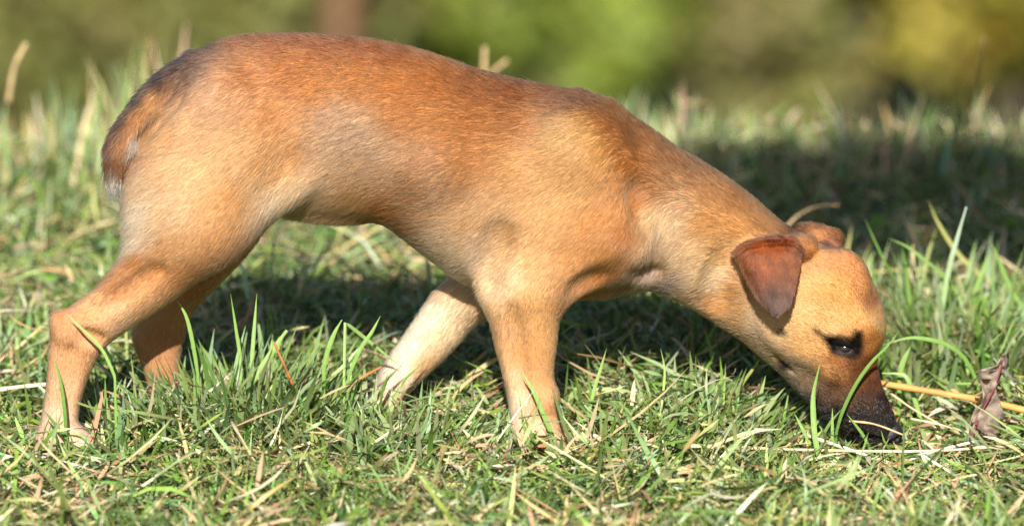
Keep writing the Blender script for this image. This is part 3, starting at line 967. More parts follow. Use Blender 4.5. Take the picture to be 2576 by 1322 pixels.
def tube(name, pts, rad, mat, parent=None, sides=7, flat=1.0, colors=None):
    pts = np.array(pts, float); n = len(pts)
    T = np.gradient(pts, axis=0); T /= np.linalg.norm(T, axis=1)[:, None] + 1e-12
    up = np.array([0, -1, 0.2])
    v = []
    for i in range(n):
        a = np.cross(T[i], up); a /= np.linalg.norm(a) + 1e-9
        b = np.cross(a, T[i])
        for j in range(sides):
            th = 2 * math.pi * j / sides
            v.append(pts[i] + rad[i] * (a * math.cos(th) + b * math.sin(th) * flat))
    f = []
    for i in range(n - 1):
        for j in range(sides):
            k = (j + 1) % sides
            f.append((i * sides + j, (i + 1) * sides + j, (i + 1) * sides + k, i * sides + k))
    f.append(tuple(range(sides))); f.append(tuple(range((n - 1) * sides, n * sides))[::-1])
    return mesh_obj(name, v, f, mat, parent)


make_dog()
#GRASS#
# ------------------------------------------------------------------ plant materials
def leaf_material(name, rough=0.45, trans=0.35, attr='Col'):
    M = Mat(name)
    at = M.n('ShaderNodeAttribute', attribute_name=attr)
    tc = M.n('ShaderNodeTexCoord')
    nz = M.n('ShaderNodeTexNoise', i_Scale=180.0, i_Detail=2.0)
    M.l(tc.outputs['Object'], nz.inputs['Vector'])
    mr = M.n('ShaderNodeMapRange', i_3=0.8, i_4=1.2)
    M.l(nz.outputs['Fac'], mr.inputs[0])
    sc = M.n('ShaderNodeVectorMath', operation='SCALE')
    M.l(at.outputs['Color'], sc.inputs[0]); M.l(mr.outputs[0], sc.inputs['Scale'])
    M.l(sc.outputs[0], M.p.inputs['Base Color'])
    M.p.inputs['Roughness'].default_value = rough
    M.p.inputs['Specular IOR Level'].default_value = 0.4
    tr = M.n('ShaderNodeBsdfTranslucent')
    M.l(sc.outputs[0], tr.inputs['Color'])
    mx = M.n('ShaderNodeMixShader'); mx.inputs[0].default_value = trans
    M.l(M.p.outputs[0], mx.inputs[1]); M.l(tr.outputs[0], mx.inputs[2])
    M.l(mx.outputs[0], M.out.inputs['Surface'])
    return M.m


GRASS_MAT = leaf_material('grass_blades', 0.48, 0.20)
STRAW_MAT = leaf_material('dry_straw', 0.6, 0.15)


def blade_arrays(x, y, length, width, az, a0, a1, twist, rgb_base, rgb_tip, z0=None, seg=4, fold=0.0):
    """Ribbons: az = heading, a0 / a1 = angle from upright at root / added towards the tip."""
    n = len(x)
    z = ground_z(x, y) if z0 is None else z0
    pos = np.stack([x, y, z], -1)
    hd = np.stack([np.cos(az), np.sin(az), np.zeros(n)], -1)
    up = np.array([0, 0, 1.0])
    rows, cols = [], []
    prof = np.array([0.75, 1.0, 0.95, 0.7, 0.06]) if seg == 4 else np.interp(np.linspace(0, 1, seg + 1), [0, .25, .55, .8, 1], [.75, 1, .95, .65, .06])
    for k in range(seg + 1):
        s_ = k / seg
        ang = a0 + a1 * s_ ** 1.5
        dirv = hd * np.sin(ang)[:, None] + up * np.cos(ang)[:, None]
        tw = twist * s_ + 0.0
        sd = np.cross(hd, up)
        nn = np.cross(sd, dirv)
        sv = sd * np.cos(tw)[:, None] + nn * np.sin(tw)[:, None]
        w = (width * prof[k] * 0.5)[:, None]
        rows.append(np.stack([pos - sv * w, pos + sv * w], 1))
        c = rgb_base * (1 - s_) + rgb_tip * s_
        cols.append(np.repeat(c[:, None, :], 2, 1))
        pos = pos + dirv * (length / seg)[:, None]
    V = np.stack(rows, 1)           # n, seg+1, 2, 3
    C = np.stack(cols, 1)
    return V, C


def ribbons_to_mesh(V, C):
    n, r = V.shape[:2]
    base = (np.arange(n) * r * 2)[:, None]
    k = np.arange(r - 1)[None, :] * 2
    q = np.stack([base + k, base + k + 1, base + k + 3, base + k + 2], -1).reshape(-1, 4)
    return V.reshape(-1, 3), q, C.reshape(-1, 3)


GREENS = np.array([(94, 126, 46), (118, 146, 72), (138, 160, 102), (150, 168, 122), (104, 140, 48), (70, 96, 42), (156, 168, 98), (136, 158, 68), (60, 84, 36)], float)
STRAWS = np.array([(206, 186, 142), (192, 168, 122), (222, 208, 172), (180, 148, 108), (200, 174, 136), (166, 136, 100), (188, 176, 120)], float)


def pick(pal, n, jit=.12):
    if pal[0][1] > pal[0][0]: pal = pal * .86 + np.array([140, 148, 122]) * .14     # green palettes mixed slightly towards grey
    c = lin(pal[RNG.integers(0, len(pal), n)])
    return .93 * c * np.exp(RNG.normal(0, jit, (n, 3)) * np.array([1, .6, 1]) + RNG.normal(0, jit, (n, 1)))


PAWS = [(P(170, 1105, -.05), .034), (P(1370, 1100, -.058), .034), (P(990, 1050, .05), .032), (P(450, 1055, .05), .034)]


def clear_of_dog(V):
    """True for ribbons that stay out of the dog's body."""
    f = V.reshape(len(V), -1, 3)
    mid = 0.5 * (f[:, :-2] + f[:, 2:])
    pts = np.concatenate([f, mid], 1)
    lo, hi = LO + .004, HI - .004
    inside = ((pts > lo) & (pts < hi)).all(-1)
    d = DOG.sample(np.clip(pts, lo, hi))
    bad = (inside & (d < 0.0015)).any(1)
    nose = P(2230, 1098, -.0145)
    bad |= (np.linalg.norm(pts - nose, axis=-1) < .0165).any(1)
    for c, r in PAWS:
        bad |= (np.hypot(V[:, 0, 0, 0] - c[0], V[:, 0, 0, 1] - c[1]) < r)
    return ~bad


def half_width(y):
    return 0.5 * (5.34 + y) / 5.5


def scatter_xy(n, y0, y1, margin=.30, power=1.0):
    y = y0 + (y1 - y0) * RNG.random(n) ** power
    x = RNG.uniform(-1, 1, n) * (half_width(y) + margin)
    return x, y


def grazed(x, y):
    """Where the grass is trodden short: under the muzzle and in front of the feet."""
    f = np.ones(len(x))
    for px, py, rx, ry, k in ((2170, 1150, .095, .17, .30), (1360, 1110, .05, .10, .6), (150, 1110, .05, .10, .6), (980, 1060, .05, .08, .6), (2470, 1130, .06, .10, .45)):
        c = P(px, py, gy(px, py))
        d = np.hypot((x - c[0]) / rx, (y - c[1]) / ry)
        f *= 1 - (1 - k) * np.clip(1.6 - d, 0, 1)
    return f


def clumpy(x, y, lo=.35):
    d = .5 + .5 * np.clip(noise2(x, y, .16, 31) + .6 * noise2(x, y, .45, 32), -1, 1)
    return RNG.random(len(x)) < lo + (1 - lo) * d


def make_grass():
    Vs, Cs = [], []
    def add(V, C):
        k = clear_of_dog(V)
        Vs.append(V[k]); Cs.append(C[k])
    # short green sward
    for (n, y0, y1) in ((66000, -.62, .45), (40000, .45, 1.85)):
        x, y = scatter_xy(n, y0, y1)
        k = clumpy(x, y, .12); x, y = x[k], y[k]; m = len(x)
        tall = np.exp(.30 * noise2(x, y, .3, 33))
        L = RNG.gamma(5, .0062, m) * tall + .010
        pq = to_px(np.stack([x, y, 0 * x], -1))
        L *= grazed(x, y)
        w = RNG.uniform(.0020, .0045, m)
        az = RNG.uniform(0, 2 * np.pi, m)
        a0 = np.abs(RNG.normal(.6, .42, m)); a1 = np.abs(RNG.normal(.7, .5, m))
        c = pick(GREENS, m); b = c * .75 + lin((196, 190, 130)) * .06  # blade feet dimmed in colour to deepen the shade in the gaps
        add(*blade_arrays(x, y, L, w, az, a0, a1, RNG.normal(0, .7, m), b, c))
    # flattened, mown blades and straw litter lying on top of each other
    for (n, y0, y1) in ((56000, -.62, .45), (34000, .45, 1.85)):
        x, y = scatter_xy(n, y0, y1); m = len(x)
        L = RNG.gamma(3, .0125, m) + .008
        w = RNG.uniform(.0016, .0052, m)
        az = RNG.uniform(0, 2 * np.pi, m)
        a0 = RNG.normal(1.32, .22, m); a1 = RNG.normal(.20, .50, m)
        patch = np.clip(.5 + .4 * noise2(x, y, .22, 35), .1, .9)
        isg = RNG.random(m) < .64 * (1.5 - patch)
        c = np.where(isg[:, None], pick(GREENS, m), pick(STRAWS, m))
        gz = grazed(x, y); L = L * np.sqrt(gz)
        z0 = ground_z(x, y) + RNG.gamma(2.0, .0075, m) * gz
        add(*blade_arrays(x, y, L, w, az, a0, a1, RNG.normal(0, 1.2, m), c, c, z0=z0))
    # taller tuft between the hind legs and loose taller blades
    tufts = [(P(560, 1010, .00), .075, 330, .098), (P(660, 1000, .0), .06, 200, .09), (P(480, 1030, -.01), .05, 120, .08), (P(1010, 1110, -.10), .08, 160, .075), (P(2330, 900, .24), .12, 330, .085), (P(2250, 930, .16), .05, 60, .06),
             (P(2450, 900, .30), .16, 380, .10), (P(2520, 930, .26), .10, 200, .085), (P(1560, 1080, -.06), .12, 260, .06), (P(1800, 1080, -.04), .10, 180, .06), 
             (P(300, 1060, -.03), .08, 200, .07), (P(820, 1060, -.05), .10, 240, .075), (P(1900, 930, .35), .25, 420, .08), (P(1650, 900, .30), .2, 300, .08), (P(60, 980, .2), .15, 240, .07)]
    for c0, r, n, h in tufts:
        x = c0[0] + RNG.normal(0, r * .55, n); y = c0[1] + RNG.normal(0, r * .45, n)
        L = h * RNG.uniform(.55, 1.25, n); w = RNG.uniform(.0032, .0068, n)
        az = np.arctan2(y - c0[1], x - c0[0]) + RNG.normal(0, .7, n)
        a0 = np.abs(RNG.normal(.42, .32, n)); a1 = np.abs(RNG.normal(.6, .45, n))
        c = .88 * pick(GREENS[[1, 2, 3, 6, 2, 4, 0]], n); b = c * .75 + lin((196, 196, 140)) * .08  # tuft feet dimmed too, shade between the blades put into the colour
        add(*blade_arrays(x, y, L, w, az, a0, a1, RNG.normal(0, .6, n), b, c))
    # tall ungrazed grass along the crest behind
    n = 2600
    y = RNG.uniform(1.0, 1.6, n); x = RNG.uniform(-1, 1, n) * (half_width(y) + .35)
    hk = np.clip(.7 + .5 * noise2(x, y * 0, .5, 41) + .45 * (x < -.38) + .25 * (x > .2), .35, 1.6)
    L = .10 * hk * RNG.uniform(.4, 1.35, n); w = RNG.uniform(.003, .006, n)
    az = RNG.uniform(0, 6.28, n)
    c = np.where((RNG.random(n) < .35)[:, None], pick(STRAWS, n), pick(GREENS[[2, 3, 6, 1]], n))
    add(*blade_arrays(x, y, L, w, az, np.abs(RNG.normal(.15, .15, n)), np.abs(RNG.normal(.5, .4, n)), RNG.normal(0, .5, n), c, c))
    V = np.concatenate(Vs); C = np.concatenate(Cs)
    v, q, c = ribbons_to_mesh(V, C)
    o = mesh_obj('grass', v, q, GRASS_MAT, colors=c)
    tag(o, 'short mown green grass mixed with dry straw clippings', 'grass', kind='stuff')
    # coarser rough grass on the falling ground and out of frame
    n = 16000
    y = RNG.uniform(-1.8, 8, n); x = RNG.uniform(-4.0, 4.0, n)
    keep = ~((y > -.62) & (y < 1.8) & (np.abs(x) < half_width(y) + .3))
    x, y = x[keep], y[keep]; n = len(x)
    L = RNG.uniform(.06, .17, n); w = RNG.uniform(.008, .018, n)
    c = np.where((RNG.random(n) < .3)[:, None], pick(STRAWS, n), pick(GREENS, n))
    V, C = blade_arrays(x, y, L, w, RNG.uniform(0, 6.28, n), np.abs(RNG.normal(.4, .3, n)), np.abs(RNG.normal(.6, .4, n)), RNG.normal(0, .6, n), c, c)
    v, q, c = ribbons_to_mesh(V, C)
    o = mesh_obj('rough_grass', v, q, GRASS_MAT, colors=c)
    tag(o, 'rough grass on the falling ground beyond the crest', 'grass', kind='stuff')


make_grass()

# ------------------------------------------------------------------ bushes and trees beyond the crest
FOL = leaf_material('bush_leaves', 0.5, 0.35)
BARK = Mat('bark')
_n = BARK.n('ShaderNodeTexNoise', i_Scale=14.0, i_Detail=6.0)
_r1 = BARK.n('ShaderNodeValToRGB')
_r1.color_ramp.elements[0].color = (.05, .035, .025, 1); _r1.color_ramp.elements[1].color = (.16, .11, .075, 1)
BARK.l(_n.outputs['Fac'], _r1.inputs['Fac']); BARK.l(_r1.outputs['Color'], BARK.p.inputs['Base Color'])
BARK.p.inputs['Roughness'].default_value = .9
RED_BARK = Mat('red_bark')
_n = RED_BARK.n('ShaderNodeTexNoise', i_Scale=9.0, i_Detail=6.0)
_r2 = RED_BARK.n('ShaderNodeValToRGB')
_r2.color_ramp.elements[0].color = (.10, .045, .022, 1); _r2.color_ramp.elements[1].color = (.20, .10, .05, 1)
RED_BARK.l(_n.outputs['Fac'], _r2.inputs['Fac']); RED_BARK.l(_r2.outputs['Color'], RED_BARK.p.inputs['Base Color'])
RED_BARK.p.inputs['Roughness'].default_value = .9


def make_bush(name, label, cat, x, y, rad, h, base, palette, n, leaf=.13, stems=4, stem_r=.025, bark=None, group=None):
    """Shrub: tapered stems with limbs and a crown of loose leaf clumps filling an uneven volume."""
    z = float(ground_z(x, y)) - .03
    root = bpy.data.objects.new(name, None); col.objects.link(root); root.location = (x, y, z)
    tag(root, label, cat, group)
    rr = np.random.default_rng(abs(hash((round(x * 10), round(y * 10)))) % 10000)
    v, f, o = [], [], 0
    tips = []
    for k in range(stems):
        a = rr.uniform(0, 6.28); top = np.array([math.cos(a) * rad[0] * rr.uniform(.1, .55), math.sin(a) * rad[1] * rr.uniform(.1, .5), h * rr.uniform(.55, .9)])
        b0 = np.array([math.cos(a) * stem_r * 1.6, math.sin(a) * stem_r * 1.6, 0]) * (0 if stems == 1 else 1)
        chains = [(b0, top, stem_r)]
        for j in range(4):
            t = rr.uniform(.3, .85); p0 = b0 + (top - b0) * t
            chains.append((p0, p0 + np.array([rr.normal(0, rad[0] * .35), rr.normal(0, rad[1] * .35), h * rr.uniform(.05, .25)]), stem_r * .5))
        for p0, p1, r in chains:
            tips.append(p1)
            ns = 5
            for i in range(ns):
                t = i / (ns - 1)
                c = p0 + (p1 - p0) * t + np.array([math.sin(t * 3 + k) * .04, math.cos(t * 4 + k) * .04, 0]) * t
                for q in range(6):
                    th = q * math.pi / 3; rt = r * (1 - .75 * t)
                    v.append(c + np.array([math.cos(th) * rt, math.sin(th) * rt, 0]))
            for i in range(ns - 1):
                for q in range(6):
                    e = (q + 1) % 6
                    f.append((o + i * 6 + q, o + i * 6 + e, o + i * 6 + 6 + e, o + i * 6 + 6 + q))
            o += ns * 6
    mesh_obj('trunk', v, f, bark or BARK.m, root)
    # crown: clumps
    nc = 150
    d = rr.normal(0, 1, (nc, 3)); d /= np.linalg.norm(d, axis=1)[:, None]
    rc = rr.uniform(.35, 1.0, nc)[:, None] ** .6
    cen = d * rc * np.array([rad[0], rad[1], (h - base) / 2]) * .92 + np.array([0, 0, (h + base) / 2])
    size = rr.uniform(.16, .34, nc) * min(rad[0], (h - base)) * .9
    ci = rr.integers(0, nc, n)
    p = cen[ci] + rr.normal(0, .55, (n, 3)) * size[ci][:, None]
    p[:, 2] = np.where(p[:, 2] < base * .75 + .02, base * .75 + .02 + rr.random(n) * (h - base) * .3, p[:, 2])
    tint = np.exp(rr.normal(0, .16, (nc, 1)))
    c = .84 * lin(np.array(palette, float)[rr.integers(0, len(palette), n)]) * tint[ci] * np.exp(rr.normal(0, .15, (n, 1)))
    fc = rr.normal(0, .55, (n, 3)) + np.array([.1, -.8, .6])       # leaves turn their faces to the light
    a = np.cross(fc, rr.normal(0, 1, (n, 3))); a /= np.linalg.norm(a, axis=1)[:, None]
    b = np.cross(a, fc); b /= np.linalg.norm(b, axis=1)[:, None]
    L = leaf * rr.uniform(.6, 1.3, n)[:, None]
    cr = np.cross(a, b) * L * .12
    V = np.stack([p - a * L * .5, p - b * L * .34 + cr, p + a * L * .5, p + b * L * .34 + cr], 1).reshape(-1, 3)
    q = np.arange(n * 4).reshape(n, 4)
    mesh_obj('crown', V, q, FOL, root, smooth=False, colors=np.repeat(c, 4, 0))
    return root


OLIVE = [(128, 134, 64), (140, 140, 72), (118, 128, 56), (146, 136, 80), (126, 118, 66)]
BRIGHT = [(134, 150, 52), (146, 158, 62), (120, 138, 46), (150, 156, 74), (110, 128, 46)]
DARKG = [(62, 92, 42), (76, 104, 48), (54, 80, 38), (90, 110, 54)]
YELLOW = [(184, 170, 62), (196, 174, 70), (168, 164, 58), (150, 154, 54), (188, 156, 66)]
BROWN = [(136, 124, 80), (144, 130, 88), (126, 120, 70), (148, 132, 94)]
make_bush('olive_bush', 'olive brown bush blurred behind the rump of the dog', 'bush', -1.75, 22.2, (1.35, .9), 4.4, .0, OLIVE, 22000)
make_bush('olive_bush', 'dull olive bush at the far left edge behind the tall grass', 'bush', -3.6, 23.2, (1.5, 1.0), 4.6, .0, OLIVE, 20000)
make_bush('dark_green_bush', 'dark green bush beside the reddish trunk behind the back of the dog', 'bush', -.50, 23.6, (.5, .6), 4.2, .0, DARKG, 6000)
make_bush('bright_green_bush', 'bright yellow green bush blurred above the shoulders of the dog', 'bush', .22, 21.8, (1.0, .8), 4.2, .50, BRIGHT, 20000, stem_r=.02)
make_bush('brown_bush', 'grey brown thinning bush between the bright green and yellow bushes', 'bush', 1.30, 22.4, (.72, .6), 4.4, .0, BROWN + OLIVE, 17000)
make_bush('yellow_bush', 'yellow autumn bush over a dark hollow at upper right', 'bush', 2.45, 21.5, (1.2, .8), 4.4, .62, YELLOW, 20000, stem_r=.02)
make_bush('dark_hedge_bush', 'very dark green bush in the hollow under the yellow bush', 'bush', 2.7, 24.6, (2.0, .9), 4.8, .0, DARKG, 9000)
make_bush('dark_hedge_bush', 'dark green bush standing behind the bright green bush', 'bush', .2, 25.2, (2.0, .9), 5.0, .0, BRIGHT + DARKG, 11000)
make_bush('olive_bush', 'olive green bush standing behind the reddish trunk', 'bush', -2.4, 25.6, (2.6, .9), 5.2, .0, OLIVE, 13000)
make_bush('olive_bush', 'broad olive bush beyond the left edge of the picture', 'bush', -6.6, 23.0, (1.7, 1.0), 4.4, .0, OLIVE, 9000)
make_bush('yellow_bush', 'yellow green bush beyond the right edge of the picture', 'bush', 5.4, 22.6, (1.6, 1.0), 4.6, .2, YELLOW + BRIGHT, 9000)
make_bush('pine_tree', 'reddish brown bare tree trunk blurred behind the middle of the back', 'tree', -.86, 21.4, (1.5, 1.5), 9.0, 6.0, DARKG, 6000, stems=1, stem_r=.085, bark=RED_BARK.m)


def make_shade_tree():
    """The tree beside the photographer whose low limb shades the grass behind the head."""
    x, y = 2.70, -3.22
    z = float(ground_z(x, y)) - .03
    root = bpy.data.objects.new('shade_tree', None); col.objects.link(root); root.location = (x, y, z)
    tag(root, 'leafy tree out of frame on the right whose limb shades the grass', 'tree')
    rr = np.random.default_rng(77)
    pts = [(0, 0, 0), (.03, .02, 1.2), (-.05, .05, 2.4), (.05, .1, 3.6), (0, 0, 5.0)]
    tube('trunk', pts, [.16, .13, .11, .08, .03], BARK.m, root, sides=10)
    lim = [(-.02, .04, 2.0), (-.7, .05, 2.45), (-1.5, .02, 2.75), (-2.2, .0, 2.85), (-2.75, .0, 2.9)]
    tube('limb', lim, [.06, .05, .035, .02, .008], BARK.m, root, sides=8)
    n = 3400
    t = rr.uniform(.12, 1, n); L = np.array(lim)
    i = np.minimum((t * 4).astype(int), 3); f = (t * 4 - i)[:, None]
    p = L[i] * (1 - f) + L[i + 1] * f + np.clip(rr.normal(0, 1, (n, 3)), -1.7, 1.7) * np.array([.12, .09, .09])
    m = 9000
    d = rr.normal(0, 1, (m, 3)); d /= np.linalg.norm(d, axis=1)[:, None]
    p2 = d * rr.uniform(.3, 1, m)[:, None] ** .5 * np.array([1.3, 1.3, 1.0]) + np.array([.5, -.3, 4.6])
    p = np.concatenate([p, p2]); n = len(p)
    a = rr.normal(0, 1, (n, 3)); a /= np.linalg.norm(a, axis=1)[:, None]
    b = np.cross(a, rr.normal(0, 1, (n, 3))); b /= np.linalg.norm(b, axis=1)[:, None]
    Lf = .075 * rr.uniform(.7, 1.3, n)[:, None]
    V = np.stack([p - a * Lf * .5, p - b * Lf * .3, p + a * Lf * .5, p + b * Lf * .3], 1).reshape(-1, 3)
    c = lin(np.array(DARKG, float)[rr.integers(0, 4, n)])
    mesh_obj('crown', V, np.arange(n * 4).reshape(n, 4), FOL, root, smooth=False, colors=np.repeat(c, 4, 0))


make_shade_tree()


# ------------------------------------------------------------------ single blades, straws and leaves that can be told apart
def spline(pts, n):
    pts = np.array(pts, float); m = len(pts) - 1
    e = np.concatenate([[2 * pts[0] - pts[1]], pts, [2 * pts[-1] - pts[-2]]])
    out = []
    for t in np.linspace(0, m, n):
        i = min(int(t), m - 1); f = t - i
        p0, p1, p2, p3 = e[i:i + 4]
        out.append(.5 * (2 * p1 + (p2 - p0) * f + (2 * p0 - 5 * p1 + 4 * p2 - p3) * f * f + (-p0 + 3 * p1 - 3 * p2 + p3) * f ** 3))
    return np.array(out)


def single_blade(label, pts, wpx, y0, y1, rgb, tip=None, name='grass_blade', cat='grass blade', blunt=.12, turn=0.5):
    """A keeled blade from its root (first point) to its tip; widths in measured pixels at the dog's distance."""
    q = spline(pts, 15)
    c = np.array([P(a, b, y0 + (y1 - y0) * i / 14) for i, (a, b) in enumerate(q)])
    c[0, 2] = min(c[0, 2], float(ground_z(c[0, 0], c[0, 1])) + .004) if y0 == y0 else c[0, 2]
    T = np.gradient(c, axis=0); T /= np.linalg.norm(T, axis=1)[:, None]
    w = wpx / W2 * .5
    v, f, cc = [], [], []
    for i in range(15):
        t = i / 14
        a = np.cross(T[i], np.array([math.sin(turn * (t - .3)), -1, .25])); a /= np.linalg.norm(a)
        nn = np.cross(a, T[i])
        k = w * (.7 + .3 * min(1, t * 4)) * (1 - blunt * 0) * (1 if t < .5 else max(blunt, 1 - ((t - .5) / .5) ** 1.7))
        v += [c[i] - a * k, c[i] + nn * k * .35, c[i] + a * k]
        col3 = lin(rgb) * (1 - t) + lin(tip or rgb) * t
        cc += [col3 * .95, col3 * 1.12, col3 * .95]
    for i in range(14):
        for j in (0, 1):
            f.append((i * 3 + j, i * 3 + j + 1, i * 3 + j + 4, i * 3 + j + 3))
    o = mesh_obj(name, v, f, GRASS_MAT, colors=np.array(cc))
    return tag(o, label, cat)


def straw(label, pts, dpx, ys, rgb, name='straw_stalk', cat='straw', flat=.7):
    q = spline(pts, 11)
    yv = np.interp(np.linspace(0, 1, 11), np.linspace(0, 1, len(ys)), ys)
    c = [P(a, b, y) for (a, b), y in zip(q, yv)]
    r = dpx / W2 * .5
    jit = np.random.default_rng(len(label) + abs(int(pts[0][0]))).uniform(.85, 1.12, 11)
    o = tube(name, c, [r * k for k in jit * np.linspace(1, .8, 11)], STRAW_MAT, sides=8, flat=flat)
    n = len(o.data.vertices)
    ca = o.data.color_attributes.new('Col', 'FLOAT_COLOR', 'POINT')
    c4 = np.ones((n, 4), np.float32)
    c4[:, :3] = lin(rgb) * np.repeat(np.random.default_rng(abs(int(pts[0][0]))).uniform(.68, 1.18, 11), 8)[:, None]
    ca.data.foreach_set('color', c4.ravel())
    return tag(o, label, cat)


LG, MG, DG = (136, 164, 92), (112, 148, 66), (84, 118, 50)
single_blade('long curved green grass blade leaning across the dark muzzle below the eye', [(2099, 1108), (2116, 1044), (2149, 973), (2191, 912), (2234, 869), (2262, 831)], 9, -.047, -.050, DG, MG, blunt=.05)
single_blade('upright narrow grass blade in front of the cheek and jaw', [(2075, 1200), (2052, 1110), (2046, 1040), (2047, 985), (2064, 909)], 14, gy(2075, 1200), gy(2075, 1200) + .01, LG, MG, blunt=.04)
single_blade('short green grass blade in front of the lips', [(2094, 1130), (2094, 1080), (2094, 1025)], 8, -.07, -.07, MG, LG, blunt=.05)
single_blade('dark green grass blade bending under the nose', [(2200, 1155), (2172, 1095), (2130, 1040)], 8, -.06, -.06, DG, MG, blunt=.05)
single_blade('green grass blade leaning left beside the chin', [(2045, 1130), (2025, 1090), (1998, 1038)], 9, -.06, -.06, MG, LG, blunt=.05)
single_blade('broad pale grass blade pointing up left of the chin', [(1820, 1130), (1770, 1060), (1762, 1025)], 16, gy(1820, 1140), gy(1820, 1140), LG, LG, blunt=.2)
single_blade('broad green blade lying level right of the eye', [(2470, 985), (2430, 905), (2384, 868), (2330, 852), (2280, 850), (2222, 868)], 11, .12, .06, MG, LG, blunt=.1)
single_blade('green blade pointing up right of the muzzle', [(2262, 960), (2270, 915), (2290, 872)], 15, .07, .07, MG, LG, blunt=.05)
single_blade('green blade folded downward right of the muzzle', [(2318, 1075), (2312, 1040), (2300, 1000), (2283, 952), (2262, 940), (2217, 938)], 12, .05, .06, MG, LG, blunt=.2)
single_blade('long thin grass blade arching right of the far ear', [(2430, 768), (2380, 700), (2332, 659), (2285, 622), (2240, 601)], 9, .34, .30, MG, LG, blunt=.1)
single_blade('thin dark grass blade curving down right behind the far ear', [(2268, 726), (2235, 675), (2205, 615), (2177, 552)], 6, .32, .30, DG, MG, blunt=.1)
single_blade('tall pale grass blade standing in the shade at right', [(2361, 845), (2384, 693), (2405, 610), (2431, 520)], 14, .28, .26, LG, (176, 190, 170), blunt=.35)
single_blade('long olive grass stem slanting to the right edge', [(2590, 790), (2516, 733), (2418, 647), (2360, 560), (2336, 505)], 12, .42, .40, (150, 150, 84), (160, 158, 96), blunt=.1)
single_blade('grass blade slanting along the right edge below the olive stem', [(2590, 800), (2545, 730), (2516, 660), (2494, 610)], 12, .36, .34, LG, MG, blunt=.1)
single_blade('bright green blade standing up near the right edge', [(2440, 760), (2470, 690), (2487, 638)], 14, .36, .36, MG, LG, blunt=.05)
single_blade('grass blade lying across the hock of the near hind leg', [(290, 960), (284, 935), (253, 873), (205, 825), (168, 789)], 8, -.085, -.080, MG, LG, blunt=.05)
single_blade('dark bent grass blade over the near hind foot', [(166, 1100), (163, 1040), (153, 963), (132, 885)], 9, -.085, -.085, DG, MG, blunt=.05)
single_blade('grass blade crossing low over the near hind foot', [(175, 1110), (150, 1080), (108, 1028)], 10, -.09, -.09, DG, DG, blunt=.05)
single_blade('tall grass blade standing left of the far fore leg', [(812, 940), (822, 890), (840, 840), (860, 804)], 12, -.02, -.02, MG, LG, blunt=.3)
single_blade('snapped grass blade hanging down onto the far fore paw', [(860, 804), (900, 835), (950, 875), (1012, 925)], 9, -.02, .02, LG, LG, blunt=.1)
single_blade('grass blade leaning right beside the snapped blade', [(870, 960), (905, 880), (935, 835), (957, 794)], 10, -.03, -.03, MG, LG, blunt=.05)
single_blade('tall grass blade rising highest from the tuft between the legs', [(630, 990), (634, 900), (640, 820), (646, 738)], 10, -.01, -.01, LG, LG, blunt=.05)
single_blade('thin grass blade left of the highest blade in the tuft', [(606, 990), (604, 900), (594, 830), (580, 738)], 9, -.01, -.01, LG, MG, blunt=.05)
single_blade('cut grass blade with a blunt end leaning right in the tuft', [(610, 1000), (660, 920), (700, 860), (722, 830)], 14, -.015, -.015, LG, LG, blunt=.6)
single_blade('grass blade against the thigh above the tuft', [(500, 960), (488, 880), (470, 800), (444, 752)], 10, -.02, -.03, MG, LG, blunt=.05)
single_blade('grass blade in front of the near fore paw', [(1400, 1120), (1375, 1060), (1345, 990), (1312, 930)], 12, -.09, -.09, MG, LG, blunt=.05)
single_blade('slender upright blade in the dark shade under the neck', [(1660, 1050), (1668, 990), (1672, 930), (1662, 876)], 6, -.02, -.02, (176, 180, 110), LG, blunt=.1)
single_blade('pale blade leaning left in the shade under the chest', [(1478, 1060), (1492, 990), (1510, 930), (1526, 876)], 9, -.01, -.01, LG, LG, blunt=.05)

straw('white straw lying in front of the chin and nose', [(2034, 1095), (2140, 1131), (2257, 1169)], 9, [-.065, -.075, -.09], (236, 226, 196))
straw('long pale straw lying level in front of the muzzle', [(1776, 1120), (1900, 1126), (2040, 1131), (2329, 1134), (2590, 1116)], 8, [-.085, -.095, -.10], (222, 200, 158))
straw('white straw slanting up to the withered leaf', [(2225, 1178), (2330, 1140), (2450, 1110)], 10, [-.10, -.08, -.06], (232, 222, 190))
straw('thick orange brown stem lying right of the muzzle', [(2205, 962), (2330, 982), (2470, 1006), (2600, 1036)], 19, [.05, .03, .0], (206, 150, 82), flat=.9)
straw('tan twig lying across the tip of the nose', [(2136, 1058), (2200, 1066), (2275, 1094)], 6, [-.055, -.06, -.055], (204, 176, 132))
straw('tan straw lying down right from the muzzle', [(2237, 986), (2300, 1030), (2368, 1068)], 6, [.06, .04, .02], (206, 184, 140))
straw('pale straw under the thick orange brown stem', [(2290, 1052), (2360, 1066), (2450, 1092)], 6, [.0, -.01, -.02], (220, 204, 164))
straw('brown twig poking out of the tuft between the legs', [(738, 970), (716, 920), (690, 862)], 8, [-.04, -.04, -.035], (150, 92, 52))
straw('orange twig beside the far fore paw', [(850, 992), (900, 955), (960, 922)], 8, [-.01, 0, .0], (184, 116, 60))
straw('pale broad straw at the left edge behind the near hind foot', [(-20, 982), (50, 972), (116, 966)], 12, [.04, .04, .04], (226, 212, 178), flat=.4)
straw('long straw slanting down through the foreground left of centre', [(582, 1060), (640, 1160), (704, 1262)], 9, [-.12, -.18, -.24], (206, 188, 150))
straw('short white straw lying level in the left foreground', [(560, 1250), (640, 1262), (710, 1272)], 11, [-.22, -.22, -.22], (226, 216, 194))
straw('curled tan dry blade at the bottom left of centre', [(515, 1262), (560, 1278), (610, 1304)], 16, [-.23, -.235, -.24], (208, 178, 134), flat=.4)
straw('pale straw slanting down in front of the fore legs', [(822, 1178), (870, 1205), (915, 1232)], 9, [-.16, -.18, -.20], (222, 212, 180))
